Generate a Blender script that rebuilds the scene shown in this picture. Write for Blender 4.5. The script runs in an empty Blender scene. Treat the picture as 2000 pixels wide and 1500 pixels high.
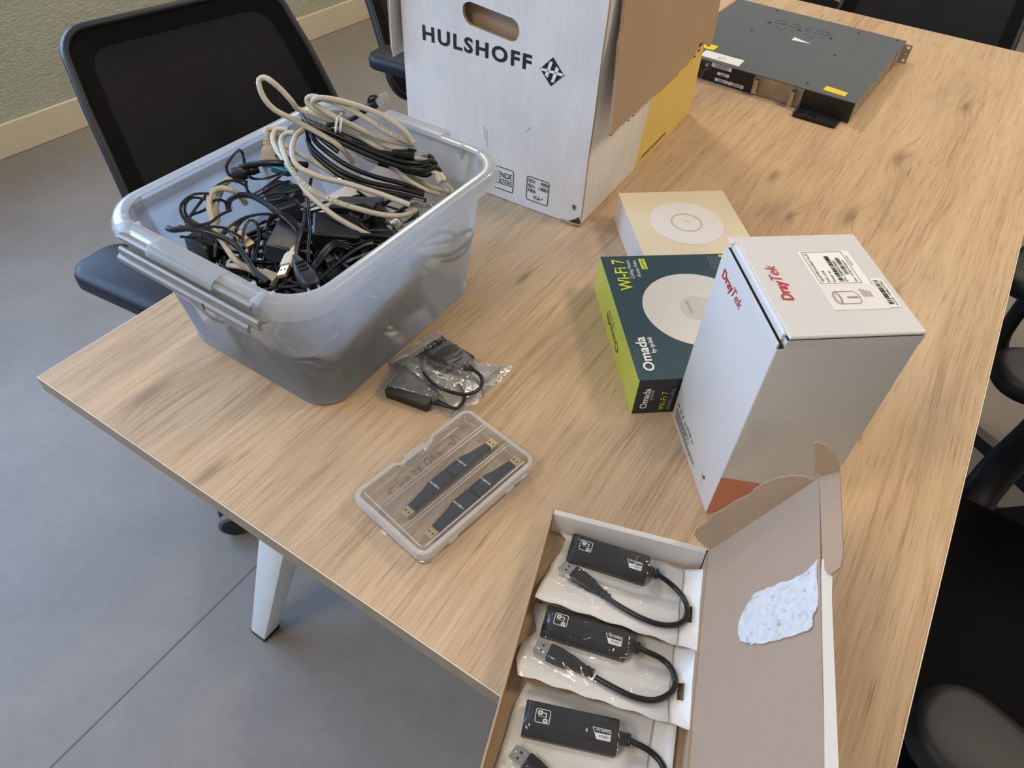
import bpy, bmesh, math, random
from mathutils import Vector, Matrix, Quaternion

S = bpy.context.scene
COL = S.collection
PI = math.pi
TZ = 0.74            # height of the table top


def lin(c):
    def f(v):
        v = v / 255.0
        return v / 12.92 if v <= 0.04045 else ((v + 0.055) / 1.055) ** 2.4
    return (f(c[0]), f(c[1]), f(c[2]), 1.0)


# ------------------------------------------------------------------ camera
cam_data = bpy.data.cameras.new('camera')
cam_data.sensor_width = 36.0
cam_data.lens = 1376.41 * 36.0 / 2000.0
cam_data.clip_start = 0.02
camera = bpy.data.objects.new('camera', cam_data)
COL.objects.link(camera)
camera.location = (0.8387, -0.215, 0.6816 + TZ)
camera.rotation_euler = (0.7614, -0.044, 0.575)
S.camera = camera

# ------------------------------------------------------------------ light
S.view_settings.view_transform = 'Standard'
S.view_settings.look = 'None'
S.view_settings.exposure = 0.30
S.view_settings.gamma = 1.0
S.view_settings.use_curve_mapping = False
S.cycles.max_bounces = 10
S.cycles.diffuse_bounces = 4
S.cycles.glossy_bounces = 4
S.cycles.transmission_bounces = 8
S.cycles.transparent_max_bounces = 24
S.cycles.caustics_reflective = False
S.cycles.caustics_refractive = False

world = bpy.data.worlds.new('world')
S.world = world
world.use_nodes = True
bg = world.node_tree.nodes['Background']
bg.inputs[0].default_value = (0.62, 0.78, 1.0, 1)
bg.inputs[1].default_value = 0.6


def area_light(name, loc, direction, sx, sy, power, color, spread=PI):
    d = bpy.data.lights.new(name, 'AREA')
    d.shape = 'RECTANGLE'
    d.size, d.size_y = sx, sy
    d.energy = power
    d.color = color
    d.spread = spread
    o = bpy.data.objects.new(name, d)
    o.location = loc
    o.rotation_euler = Vector(direction).to_track_quat('-Z', 'Y').to_euler()
    COL.objects.link(o)
    return o


# daylight through the windows of the left wall
DAY = (0.39, 0.61, 1.0)
area_light('window_daylight', (-2.16, -0.45, 1.62), (1, 0.0, -0.12), 2.6, 1.4, 82, DAY)
# warm ceiling panels; the near ones behind the camera are added to fill dim faces
WARM = (1.0, 0.83, 0.62)
LAMPS = [(1.75, 1.35), (1.75, 3.7), (-0.9, 2.2), (2.7, -1.3), (0.0, -1.0)]
LPOW = [17, 18, 23, 7, 15]
for (lx, ly), lp in zip(LAMPS, LPOW):
    area_light('panel_and_fill_light', (lx, ly, 2.645), (0, 0, -1), 0.58, 0.58, lp, WARM)

# ------------------------------------------------------------------ helpers


class MB:
    """collects shapes for ONE mesh object"""

    def __init__(self):
        self.v, self.f, self.m = [], [], []

    def add(self, verts, faces, m=0, M=None):
        n = len(self.v)
        for p in verts:
            p = Vector(p)
            self.v.append(tuple(M @ p) if M is not None else tuple(p))
        for k, fc in enumerate(faces):
            self.f.append([i + n for i in fc])
            self.m.append(m[k] if isinstance(m, (list, tuple)) else m)

    def box(self, lo, hi, m=0, M=None):
        x0, y0, z0 = lo
        x1, y1, z1 = hi
        self.add([(x0, y0, z0), (x1, y0, z0), (x1, y1, z0), (x0, y1, z0),
                  (x0, y0, z1), (x1, y0, z1), (x1, y1, z1), (x0, y1, z1)],
                 [(0, 3, 2, 1), (4, 5, 6, 7), (0, 1, 5, 4), (1, 2, 6, 5), (2, 3, 7, 6), (3, 0, 4, 7)], m, M)

    def loft(self, rings, cap0=True, cap1=True, m=0, M=None, closed=True):
        n = len(rings[0])
        vs = [p for r in rings for p in r]
        fs = []
        for i in range(len(rings) - 1):
            for j in range(n if closed else n - 1):
                a, b = i * n + j, i * n + (j + 1) % n
                fs.append((a, b, b + n, a + n))
        if cap0:
            fs.append(tuple(range(n))[::-1])
        if cap1:
            k = (len(rings) - 1) * n
            fs.append(tuple(range(k, k + n)))
        self.add(vs, fs, m, M)

    def prism(self, outline, z0, z1, ch=0.0, m=0, M=None):
        """outline (ccw, xy) extruded with an optional chamfer"""
        if ch <= 0:
            self.loft([[(x, y, z0) for x, y in outline], [(x, y, z1) for x, y in outline]], m=m, M=M)
            return
        ins = inset(outline, ch)
        self.loft([[(x, y, z0) for x, y in ins], [(x, y, z0 + ch) for x, y in outline],
                   [(x, y, z1 - ch) for x, y in outline], [(x, y, z1) for x, y in ins]], m=m, M=M)

    def tube(self, path, r, seg=8, caps=True, m=0, M=None, taper=None):
        rings = tube_rings(path, r, seg, taper)
        self.loft(rings, caps, caps, m, M)

    def cyl(self, p0, p1, r, seg=16, r1=None, m=0, M=None):
        self.tube([p0, p1], r, seg, True, m, M, taper=[r, r if r1 is None else r1])

    def build(self, name, mats, parent=None, smooth=None):
        me = bpy.data.meshes.new(name)
        me.from_pydata(self.v, [], self.f)
        if not isinstance(mats, (list, tuple)):
            mats = [mats]
        for mt in mats:
            me.materials.append(mt)
        if len(mats) > 1:
            me.polygons.foreach_set('material_index', self.m)
        if smooth is not None:
            me.polygons.foreach_set('use_smooth', [True] * len(me.polygons))
            me.set_sharp_from_angle(angle=math.radians(smooth))
        me.update()
        o = bpy.data.objects.new(name, me)
        COL.objects.link(o)
        if parent is not None:
            o.parent = parent
        return o


def inset(outline, d):
    n = len(outline)
    out = []
    for i in range(n):
        p0, p1, p2 = Vector(outline[i - 1]), Vector(outline[i]), Vector(outline[(i + 1) % n])
        a = (p1 - p0)
        b = (p2 - p1)
        a = a.normalized() if a.length > 1e-9 else b.normalized()
        b = b.normalized() if b.length > 1e-9 else a
        na, nb = Vector((-a.y, a.x)), Vector((-b.y, b.x))
        q = na + nb
        if q.length < 1e-6:
            q = na
        q = q.normalized()
        k = max(0.5, q.dot(na))
        out.append(tuple(p1 + q * (d / k)))
    return out


def rrect(x0, y0, x1, y1, r, n=5):
    """rounded rectangle, ccw"""
    pts = []
    rs = r if isinstance(r, (list, tuple)) else [r] * 4
    for (cx, cy, a0, rr) in ((x1 - rs[0], y0 + rs[0], -PI / 2, rs[0]), (x1 - rs[1], y1 - rs[1], 0, rs[1]),
                             (x0 + rs[2], y1 - rs[2], PI / 2, rs[2]), (x0 + rs[3], y0 + rs[3], PI, rs[3])):
        for k in range(n + 1):
            a = a0 + PI / 2 * k / n
            pts.append((cx + rr * math.cos(a), cy + rr * math.sin(a)))
    return pts


def circle(cx, cy, r, n=32):
    return [(cx + r * math.cos(2 * PI * k / n), cy + r * math.sin(2 * PI * k / n)) for k in range(n)]


def tube_rings(path, r, seg, taper=None):
    P = [Vector(p) for p in path]
    n = len(P)
    T = []
    for i in range(n):
        t = P[min(i + 1, n - 1)] - P[max(i - 1, 0)]
        T.append(t.normalized() if t.length > 1e-9 else Vector((0, 0, 1)))
    ref = Vector((0, 0, 1)) if abs(T[0].z) < 0.9 else Vector((1, 0, 0))
    nrm = (ref - T[0] * ref.dot(T[0])).normalized()
    rings = []
    for i in range(n):
        nrm = nrm - T[i] * nrm.dot(T[i])
        nrm = nrm.normalized() if nrm.length > 1e-6 else T[i].orthogonal().normalized()
        b = T[i].cross(nrm)
        rr = r if taper is None else taper[i]
        rings.append([tuple(P[i] + (nrm * math.cos(2 * PI * k / seg) + b * math.sin(2 * PI * k / seg)) * rr) for k in range(seg)])
    return rings


def spline(pts, step=0.006, closed=False):
    """Catmull-Rom through the points"""
    P = [Vector(p) for p in pts]
    n = len(P)
    out = []
    rng = range(n if closed else n - 1)
    for i in rng:
        if closed:
            p0, p1, p2, p3 = P[(i - 1) % n], P[i], P[(i + 1) % n], P[(i + 2) % n]
        else:
            p1, p2 = P[i], P[i + 1]
            p0 = P[i - 1] if i > 0 else p1 * 2 - p2
            p3 = P[i + 2] if i + 2 < n else p2 * 2 - p1
        k = max(2, int((p2 - p1).length / step))
        d01, d12, d23 = (max((a - b).length, 1e-5) ** 0.5 for a, b in ((p0, p1), (p1, p2), (p2, p3)))
        m1 = (p1 - p0) / d01 - (p2 - p0) / (d01 + d12) + (p2 - p1) / d12
        m2 = (p2 - p1) / d12 - (p3 - p1) / (d12 + d23) + (p3 - p2) / d23
        m1 *= d12
        m2 *= d12
        for j in range(k):
            t = j / k
            out.append((2 * t ** 3 - 3 * t ** 2 + 1) * p1 + (t ** 3 - 2 * t ** 2 + t) * m1 + (-2 * t ** 3 + 3 * t ** 2) * p2 + (t ** 3 - t ** 2) * m2)
    if not closed:
        out.append(P[-1])
    return out


def frame(o, x, y, z=None):
    """matrix from origin and axes"""
    x, y = Vector(x), Vector(y)
    z = Vector(z) if z is not None else x.cross(y)
    return Matrix(((x.x, y.x, z.x, o[0]), (x.y, y.y, z.y, o[1]), (x.z, y.z, z.z, o[2]), (0, 0, 0, 1)))


def aim(o, direction, up=(0, 0, 1)):
    """local x along direction, z near up"""
    x = Vector(direction).normalized()
    u = Vector(up)
    y = u.cross(x).normalized()
    return frame(o, x, y)


def tag(o, label=None, cat=None, group=None, kind=None):
    if label:
        o['label'] = label
    if cat:
        o['category'] = cat
    if group:
        o['group'] = group
    if kind:
        o['kind'] = kind
    return o


def thing(name, label, cat, loc=(0, 0, 0), rotz=0.0, group=None):
    o = bpy.data.objects.new(name, None)
    COL.objects.link(o)
    o.location = loc
    o.rotation_euler = (0, 0, rotz)
    o.empty_display_size = 0.05
    return tag(o, label, cat, group)


def copy_tree(o, parent=None):
    c = o.copy()
    COL.objects.link(c)
    c.parent = parent
    for ch in list(o.children):
        copy_tree(ch, c)
    return c


def plate(outer, holes, t, m_front=0, m_back=0, m_edge=0):
    """polygon with holes in local xy, front at z=0, back at z=-t; returns (verts, faces, mats)"""
    bm = bmesh.new()
    loops = []
    for lp in [outer] + list(holes):
        vs = [bm.verts.new((x, y, 0)) for x, y in lp]
        es = [bm.edges.new((vs[i], vs[(i + 1) % len(vs)])) for i in range(len(vs))]
        loops.append(vs)
    bmesh.ops.triangle_fill(bm, edges=bm.edges[:], use_beauty=True, normal=(0, 0, 1))
    bm.verts.index_update()
    bm.normal_update()
    vs = [tuple(v.co) for v in bm.verts]
    n = len(vs)
    fs, ms = [], []
    for f in bm.faces:
        ids = [v.index for v in f.verts]
        if f.normal.z < 0:
            ids = ids[::-1]
        fs.append(tuple(ids))
        ms.append(m_front)
        fs.append(tuple(i + n for i in ids[::-1]))
        ms.append(m_back)
    for lp in loops:
        ids = [v.index for v in lp]
        for i in range(len(ids)):
            a, b = ids[i], ids[(i + 1) % len(ids)]
            fs.append((a, a + n, b + n, b))
            ms.append(m_edge)
    bm.free()
    return vs + [(x, y, z - t) for x, y, z in vs], fs, ms


def add_plate(mb, outer, holes, t, M, mf=0, mbk=0, me=0):
    v, f, m = plate(outer, holes, t, mf, mbk, me)
    mb.add(v, f, m, M)


# flat lettering, turned into a mesh, lying on a face
def text(parent, s, o, right, up, mat, h=None, w=None, align='LEFT', bold=0.0, shear=0.0, name='lettering', space=1.0, lift=0.0004):
    cu = bpy.data.curves.new('t', 'FONT')
    cu.body = s
    cu.size = 1.0
    cu.align_x = align
    cu.offset = bold
    cu.shear = shear
    cu.space_character = space
    cu.resolution_u = 3
    ob = bpy.data.objects.new('t', cu)
    me0 = ob.to_mesh()
    V = [v.co.copy() for v in me0.vertices]
    F = [tuple(p.vertices) for p in me0.polygons]
    ob.to_mesh_clear()
    bpy.data.objects.remove(ob)
    bpy.data.curves.remove(cu)
    if not V:
        return None
    x0, x1 = min(v.x for v in V), max(v.x for v in V)
    k = (h / 0.69) if h else (w / (x1 - x0))
    kx = (w / (x1 - x0)) if w else k
    right, up = Vector(right), Vector(up)
    n = right.cross(up)
    o = Vector(o)
    bx = x0 if align == 'LEFT' else 0.0
    mb = MB()
    mb.add([o + right * ((v.x - bx) * kx) + up * (v.y * k) + n * lift for v in V], F)
    return mb.build(name, mat, parent)


def flat(parent, name, outline, o, right, up, mat, lift=0.0003, t=0.0002, holes=()):
    """thin printed or stuck-on patch on a face"""
    right, up = Vector(right), Vector(up)
    n = right.cross(up)
    mb = MB()
    add_plate(mb, outline, holes, t, frame(Vector(o) + n * (lift + t * 0.5), right, up, n))
    return mb.build(name, mat, parent)


# ------------------------------------------------------------------ materials


class NT:
    def __init__(self, name):
        self.mat = bpy.data.materials.new(name)
        self.mat.use_nodes = True
        self.t = self.mat.node_tree
        self.t.nodes.clear()
        self.out = self.t.nodes.new('ShaderNodeOutputMaterial')

    def n(self, typ, **kw):
        nd = self.t.nodes.new(typ)
        for k, v in kw.items():
            setattr(nd, k, v)
        return nd

    def link(self, a, b):
        self.t.links.new(a, b)

    def setin(self, nd, key, val):
        if hasattr(val, 'links') or isinstance(val, bpy.types.NodeSocket):
            self.link(val, nd.inputs[key])
        else:
            nd.inputs[key].default_value = val

    def math(self, op, a, b=0.0, clamp=False):
        nd = self.n('ShaderNodeMath', operation=op, use_clamp=clamp)
        self.setin(nd, 0, a)
        self.setin(nd, 1, b)
        return nd.outputs[0]

    def noise(self, vec, scale, detail=3.0, rough=0.55, dist=0.0):
        nd = self.n('ShaderNodeTexNoise')
        self.setin(nd, 'Vector', vec)
        nd.inputs['Scale'].default_value = scale
        nd.inputs['Detail'].default_value = detail
        nd.inputs['Roughness'].default_value = rough
        nd.inputs['Distortion'].default_value = dist
        return nd.outputs['Fac']

    def coord(self, kind='Object'):
        return self.n('ShaderNodeTexCoord').outputs[kind]

    def mapping(self, vec, scale=(1, 1, 1), loc=(0, 0, 0)):
        nd = self.n('ShaderNodeMapping')
        self.link(vec, nd.inputs['Vector'])
        nd.inputs['Scale'].default_value = scale
        nd.inputs['Location'].default_value = loc
        return nd.outputs[0]

    def ramp(self, fac, stops):
        nd = self.n('ShaderNodeValToRGB')
        self.link(fac, nd.inputs[0])
        cr = nd.color_ramp
        while len(cr.elements) < len(stops):
            cr.elements.new(0.5)
        for e, (p, c) in zip(cr.elements, stops):
            e.position = p
            e.color = c if len(c) == 4 else (*c, 1)
        return nd.outputs[0]

    def mix(self, fac, a, b, blend='MIX'):
        nd = self.n('ShaderNodeMix', data_type='RGBA', blend_type=blend)
        self.setin(nd, 0, fac)
        self.setin(nd, 6, a)
        self.setin(nd, 7, b)
        return nd.outputs[2]

    def bump(self, height, strength, dist=0.001):
        nd = self.n('ShaderNodeBump')
        self.link(height, nd.inputs['Height'])
        nd.inputs['Strength'].default_value = strength
        nd.inputs['Distance'].default_value = dist
        return nd.outputs[0]

    def bsdf(self, **kw):
        nd = self.n('ShaderNodeBsdfPrincipled')
        for k, v in kw.items():
            self.setin(nd, k, v)
        return nd

    def finish(self, shader):
        self.link(shader, self.out.inputs[0])
        return self.mat


def mat(name, col, rough=0.5, metal=0.0, var=0.06, vscale=40.0, bump=0.0, bscale=400.0, coat=0.0, spec=0.5, coat_rough=0.08, stretch=(1, 1, 1), sheen=0.0):
    """plain surface with a little procedural grain"""
    t = NT(name)
    vec = t.mapping(t.coord(), stretch)
    c = lin(col)
    lo = tuple(max(0, x * (1 - var)) for x in c[:3]) + (1,)
    hi = tuple(min(1, x * (1 + var)) for x in c[:3]) + (1,)
    colr = t.ramp(t.noise(vec, vscale), [(0.3, lo), (0.7, hi)])
    b = t.bsdf(**{'Base Color': colr, 'Roughness': rough, 'Metallic': metal, 'Coat Weight': coat,
                  'Coat Roughness': coat_rough, 'Specular IOR Level': spec})
    if sheen:
        b.inputs['Sheen Weight'].default_value = sheen
    if bump > 0:
        t.link(t.bump(t.noise(vec, bscale, 2.0), bump, 0.0006), b.inputs['Normal'])
    return t.finish(b.outputs[0])


def film(name, tint=(0.97, 0.97, 0.97), rough=0.05, haze=0.03, bscale=55.0, bump=0.4, gloss=0.30, base=0.02):
    """thin clear plastic: mostly see-through, with crisp reflections and a little milky haze"""
    t = NT(name)
    vec = t.coord()
    h = t.noise(vec, bscale, 3.0, 0.5, 0.8)
    nr = t.bump(h, bump, 0.004)
    tr = t.n('ShaderNodeBsdfTransparent')
    tr.inputs[0].default_value = (*tint, 1)
    df = t.n('ShaderNodeBsdfDiffuse')
    df.inputs[0].default_value = (0.9, 0.9, 0.9, 1)
    gl = t.n('ShaderNodeBsdfGlossy')
    gl.inputs['Roughness'].default_value = rough
    t.link(nr, gl.inputs['Normal'])
    m1 = t.n('ShaderNodeMixShader')
    m1.inputs[0].default_value = haze
    t.link(tr.outputs[0], m1.inputs[1])
    t.link(df.outputs[0], m1.inputs[2])
    fr = t.n('ShaderNodeFresnel')
    fr.inputs[0].default_value = 1.45
    m2 = t.n('ShaderNodeMixShader')
    t.link(t.math('ADD', t.math('MULTIPLY', fr.outputs[0], gloss), base, True), m2.inputs[0])
    t.link(m1.outputs[0], m2.inputs[1])
    t.link(gl.outputs[0], m2.inputs[2])
    return t.finish(m2.outputs[0])


def frosted(name, milk=(0.93, 0.95, 0.97), m_amt=0.46, clear=0.26, rough=0.42, gloss=0.5):
    """milky translucent plastic: blurred view through, soft glow, weak gloss"""
    t = NT(name)
    vec = t.coord()
    n1 = t.noise(vec, 16.0, 4.0, 0.6)
    rf = t.n('ShaderNodeBsdfRefraction')
    rf.inputs[0].default_value = (0.95, 0.97, 0.98, 1)
    rf.inputs['Roughness'].default_value = rough
    rf.inputs['IOR'].default_value = 1.02
    tr = t.n('ShaderNodeBsdfTransparent')
    tr.inputs[0].default_value = (0.96, 0.97, 0.98, 1)
    tl = t.n('ShaderNodeBsdfTranslucent')
    tl.inputs[0].default_value = (*milk, 1)
    df = t.n('ShaderNodeBsdfDiffuse')
    df.inputs[0].default_value = (*milk, 1)
    a = t.n('ShaderNodeMixShader')
    a.inputs[0].default_value = 0.30
    t.link(tl.outputs[0], a.inputs[1])
    t.link(df.outputs[0], a.inputs[2])
    s = t.n('ShaderNodeMixShader')
    s.inputs[0].default_value = clear / max(1e-3, 1 - m_amt)
    t.link(rf.outputs[0], s.inputs[1])
    t.link(tr.outputs[0], s.inputs[2])
    b = t.n('ShaderNodeMixShader')
    f = t.math('ADD', t.math('MULTIPLY', t.math('SUBTRACT', n1, 0.5), 0.25), m_amt, True)
    t.link(f, b.inputs[0])
    t.link(s.outputs[0], b.inputs[1])
    t.link(a.outputs[0], b.inputs[2])
    gl = t.n('ShaderNodeBsdfGlossy')
    gl.inputs['Roughness'].default_value = 0.22
    fr = t.n('ShaderNodeFresnel')
    fr.inputs[0].default_value = 1.45
    c = t.n('ShaderNodeMixShader')
    t.link(t.math('MULTIPLY', fr.outputs[0], gloss), c.inputs[0])
    t.link(b.outputs[0], c.inputs[1])
    t.link(gl.outputs[0], c.inputs[2])
    return t.finish(c.outputs[0])


KNOTS = [(0.78, 1.05, .030, .05), (0.805, 1.33, .028, .045), (0.62, 1.10, .022, .03), (0.90, 0.86, .020, .03), (0.19, 0.60, .03, .04),
         (0.69, 0.98, .014, .03), (0.40, 0.55, .018, .02), (0.92, 0.55, .022, .035), (0.14, 0.06, .03, .035), (0.62, 1.75, .03, .05),
         (0.90, 0.33, .022, .04), (0.30, 0.02, .02, .02), (0.50, 0.66, .012, .02), (0.88, 1.68, .025, .03)]


def wood():
    t = NT('oak_laminate')
    vec = t.coord()
    sep = t.n('ShaderNodeSeparateXYZ')
    t.link(vec, sep.inputs[0])
    x, y = sep.outputs[0], sep.outputs[1]
    w1 = t.math('MULTIPLY', t.math('SUBTRACT', t.noise(t.mapping(vec, (3.0, 0.9, 1)), 1.0, 2.0), 0.5), 0.075)
    w2 = t.math('MULTIPLY', t.math('SUBTRACT', t.noise(t.mapping(vec, (14, 3.2, 1)), 1.0, 2.0), 0.5), 0.012)
    F = t.math('ADD', t.math('ADD', x, w1), w2)
    dark = None
    for kx, ky, r, a in KNOTS:
        a *= 0.45
        s = t.n('ShaderNodeVectorMath', operation='SUBTRACT')
        t.link(vec, s.inputs[0])
        s.inputs[1].default_value = (kx, ky, 0)
        m = t.n('ShaderNodeVectorMath', operation='MULTIPLY')
        t.link(s.outputs[0], m.inputs[0])
        m.inputs[1].default_value = (1.25 / r, 1 / (r * 3.0), 0)
        d = t.n('ShaderNodeVectorMath', operation='DOT_PRODUCT')
        t.link(m.outputs[0], d.inputs[0])
        t.link(m.outputs[0], d.inputs[1])
        e = t.math('EXPONENT', t.math('MULTIPLY', d.outputs['Value'], -0.8))
        F = t.math('ADD', F, t.math('MULTIPLY', e, a))
        e2 = t.math('EXPONENT', t.math('MULTIPLY', d.outputs['Value'], -5.0))
        dark = e2 if dark is None else t.math('ADD', dark, e2)

    def fvec(fs, ys):
        c = t.n('ShaderNodeCombineXYZ')
        t.link(t.math('MULTIPLY', F, fs), c.inputs[0])
        t.link(t.math('MULTIPLY', y, ys), c.inputs[1])
        return c.outputs[0]
    broad = t.noise(fvec(13, 0.8), 1.0, 3.0, 0.6)
    mid = t.noise(fvec(85, 2.2), 1.0, 3.0, 0.6)
    fine = t.noise(fvec(300, 8.0), 1.0, 3.0, 0.65)
    pores = t.noise(fvec(380, 13.0), 1.0, 2.0, 0.5)
    tone = t.math('ADD', t.math('ADD', t.math('MULTIPLY', broad, 0.40), t.math('MULTIPLY', mid, 0.34)), t.math('MULTIPLY', fine, 0.46))
    col = t.ramp(tone, [(0.38, lin((148, 124, 100))), (0.49, lin((178, 150, 120))), (0.58, lin((196, 168, 135))), (0.72, lin((209, 183, 149)))])
    smoke = t.noise(t.mapping(vec, (7.5, 2.0, 1), (3.1, 1.7, 0)), 1.0, 4.0, 0.6)
    col = t.mix(t.math('MULTIPLY', t.math('SUBTRACT', smoke, 0.53, True), 2.0, True), col, lin((136, 117, 99)))
    p = t.math('MULTIPLY', t.math('SUBTRACT', 0.41, pores, True), 5.5, True)
    col = t.mix(t.math('MULTIPLY', p, 0.62, True), col, lin((112, 86, 62)))
    col = t.mix(t.math('MULTIPLY', dark, 0.55, True), col, lin((96, 74, 56)))
    b = t.bsdf(**{'Base Color': col, 'Roughness': 0.55, 'Specular IOR Level': 0.22})
    t.link(t.bump(fine, 0.12, 0.0005), b.inputs['Normal'])
    return t.finish(b.outputs[0])


def floor_mat():
    t = NT('grey_floor')
    vec = t.coord()
    a = t.noise(vec, 1.3, 5.0, 0.6)
    b_ = t.noise(vec, 9.0, 5.0, 0.65)
    c = t.noise(vec, 55.0, 3.0, 0.6)
    tone = t.math('ADD', t.math('MULTIPLY', a, 0.5), t.math('ADD', t.math('MULTIPLY', b_, 0.3), t.math('MULTIPLY', c, 0.2)))
    col = t.ramp(tone, [(0.36, lin((126, 120, 113))), (0.64, lin((144, 138, 131)))])
    sp = t.noise(t.mapping(vec, (1, 1, 1), (5, 2, 0)), 34.0, 2.0, 0.5)
    col = t.mix(t.math('MULTIPLY', t.math('SUBTRACT', sp, 0.735, True), 7.0, True), col, lin((108, 104, 102)))
    b = t.bsdf(**{'Base Color': col, 'Roughness': 0.5, 'Specular IOR Level': 0.4})
    t.link(t.bump(b_, 0.05, 0.002), b.inputs['Normal'])
    return t.finish(b.outputs[0])


def plaster():
    t = NT('grey_green_plaster')
    vec = t.coord()
    n = t.noise(t.mapping(vec, (1, 34, 95)), 1.0, 3.0, 0.6, 1.5)
    n2 = t.noise(vec, 3.0, 3.0)
    col = t.ramp(n2, [(0.3, lin((176, 179, 160))), (0.7, lin((186, 189, 170)))])
    b = t.bsdf(**{'Base Color': col, 'Roughness': 0.85})
    t.link(t.bump(n, 0.8, 0.010), b.inputs['Normal'])
    return t.finish(b.outputs[0])


def mesh_fabric():
    t = NT('black_mesh_fabric')
    vec = t.mapping(t.coord('UV'), (1, 1, 1))
    vec = t.coord()
    w = t.n('ShaderNodeTexWave', wave_type='BANDS', bands_direction='Y')
    t.link(vec, w.inputs[0])
    w.inputs['Scale'].default_value = 90.0
    w2 = t.n('ShaderNodeTexWave', wave_type='BANDS', bands_direction='Z')
    t.link(vec, w2.inputs[0])
    w2.inputs['Scale'].default_value = 90.0
    k = t.math('MULTIPLY', w.outputs[1], w2.outputs[1])
    col = t.ramp(k, [(0.2, lin((17, 17, 18))), (0.8, lin((34, 34, 36)))])
    b = t.bsdf(**{'Base Color': col, 'Roughness': 0.8, 'Specular IOR Level': 0.25})
    tr = t.n('ShaderNodeBsdfTransparent')
    m = t.n('ShaderNodeMixShader')
    t.link(t.math('MULTIPLY', k, 0.035, True), m.inputs[0])
    t.link(b.outputs[0], m.inputs[1])
    t.link(tr.outputs[0], m.inputs[2])
    return t.finish(m.outputs[0])


def kraft_mat(name, col, amt=0.10):
    t = NT(name)
    vec = t.coord()
    a = t.noise(vec, 260.0, 3.0, 0.7)
    b_ = t.noise(vec, 9.0, 3.0)
    c = lin(col)
    tone = t.math('ADD', t.math('MULTIPLY', a, 0.55), t.math('MULTIPLY', b_, 0.45))
    colr = t.ramp(tone, [(0.3, tuple(x * (1 - amt) for x in c[:3])), (0.7, tuple(min(1, x * (1 + amt)) for x in c[:3]))])
    b = t.bsdf(**{'Base Color': colr, 'Roughness': 0.82, 'Specular IOR Level': 0.25})
    t.link(t.bump(a, 0.10, 0.0006), b.inputs['Normal'])
    return t.finish(b.outputs[0])


def carton_white():
    """white-printed corrugated board: faint flute lines and scuffs"""
    t = NT('white_corrugated_board')
    vec = t.coord()
    fl = t.noise(t.mapping(vec, (220, 220, 4)), 1.0, 2.0)
    sc = t.noise(t.mapping(vec, (9, 9, 5)), 1.0, 5.0, 0.7)
    tone = t.math('ADD', t.math('MULTIPLY', fl, 0.2), t.math('MULTIPLY', sc, 0.8))
    col = t.ramp(tone, [(0.28, lin((210, 208, 205))), (0.6, lin((232, 230, 227)))])
    st = t.noise(t.mapping(vec, (38, 38, 9), (2, 7, 1)), 1.0, 3.0, 0.6)
    col = t.mix(t.math('MULTIPLY', t.math('SUBTRACT', st, 0.70, True), 3.0, True), col, lin((170, 166, 160)))
    b = t.bsdf(**{'Base Color': col, 'Roughness': 0.62, 'Specular IOR Level': 0.35})
    t.link(t.bump(fl, 0.06, 0.0006), b.inputs['Normal'])
    return t.finish(b.outputs[0])


def grille_mat():
    t = NT('perforated_black_metal')
    vec = t.coord()
    v = t.n('ShaderNodeTexVoronoi', voronoi_dimensions='2D')
    v.inputs['Randomness'].default_value = 0.15
    v.inputs['Scale'].default_value = 260.0
    sx = t.n('ShaderNodeSeparateXYZ')
    t.link(vec, sx.inputs[0])
    cb = t.n('ShaderNodeCombineXYZ')
    t.link(sx.outputs[0], cb.inputs[0])
    t.link(sx.outputs[2], cb.inputs[1])
    t.link(cb.outputs[0], v.inputs['Vector'])
    col = t.ramp(v.outputs['Distance'], [(0.30, lin((4, 4, 4))), (0.42, lin((46, 42, 38)))])
    b = t.bsdf(**{'Base Color': col, 'Roughness': 0.45})
    return t.finish(b.outputs[0])


def torn_paper():
    t = NT('torn_white_paper')
    vec = t.coord()
    a = t.noise(vec, 150.0, 4.0, 0.7, 0.5)
    col = t.ramp(a, [(0.30, lin((168, 156, 144))), (0.42, lin((208, 205, 203))), (0.7, lin((224, 222, 222)))])
    b = t.bsdf(**{'Base Color': col, 'Roughness': 0.75})
    t.link(t.bump(a, 0.5, 0.0012), b.inputs['Normal'])
    return t.finish(b.outputs[0])


M = {}
M['wood'] = wood()
M['edge_band'] = mat('edge_band', (158, 143, 122), 0.55)
M['edge_highlight'] = mat('painted_edge_highlight', (226, 212, 190), 0.45)  # pale colour paints the specular line along the table's top edge
M['floor'] = floor_mat()
M['plaster'] = plaster()
M['wall_white'] = mat('white_wall_paint', (226, 222, 212), 0.9, vscale=4)
M['ceiling'] = mat('ceiling_paint', (232, 229, 222), 0.9, vscale=4)
M['skirting'] = mat('cream_skirting_paint', (214, 203, 178), 0.5, vscale=6, var=0.03)
M['white_metal'] = mat('white_powder_coat', (226, 230, 233), 0.45, vscale=20, var=0.02)
M['joint'] = mat('floor_joint', (116, 112, 108), 0.7)
M['mesh'] = mesh_fabric()
M['chair_plastic'] = mat('black_chair_plastic', (26, 27, 30), 0.42, bump=0.15, bscale=900)
M['arm_pad'] = mat('black_arm_pad', (26, 29, 37), 0.5, bump=0.1, bscale=1200, spec=0.42)
M['seat_fabric'] = mat('black_seat_fabric', (13, 13, 13), 0.95, bump=0.3, bscale=900, spec=0.2)
M['chrome'] = mat('dark_chrome', (120, 122, 126), 0.25, 1.0)
M['wheel_grey'] = mat('grey_tread', (96, 100, 106), 0.6)
M['carton'] = carton_white()
M['kraft'] = kraft_mat('brown_kraft_board', (176, 150, 122))
M['kraft_pale'] = kraft_mat('pale_kraft_board', (172, 148, 126), 0.06)
M['yellow_print'] = kraft_mat('yellow_print', (230, 202, 116), 0.05)
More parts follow.
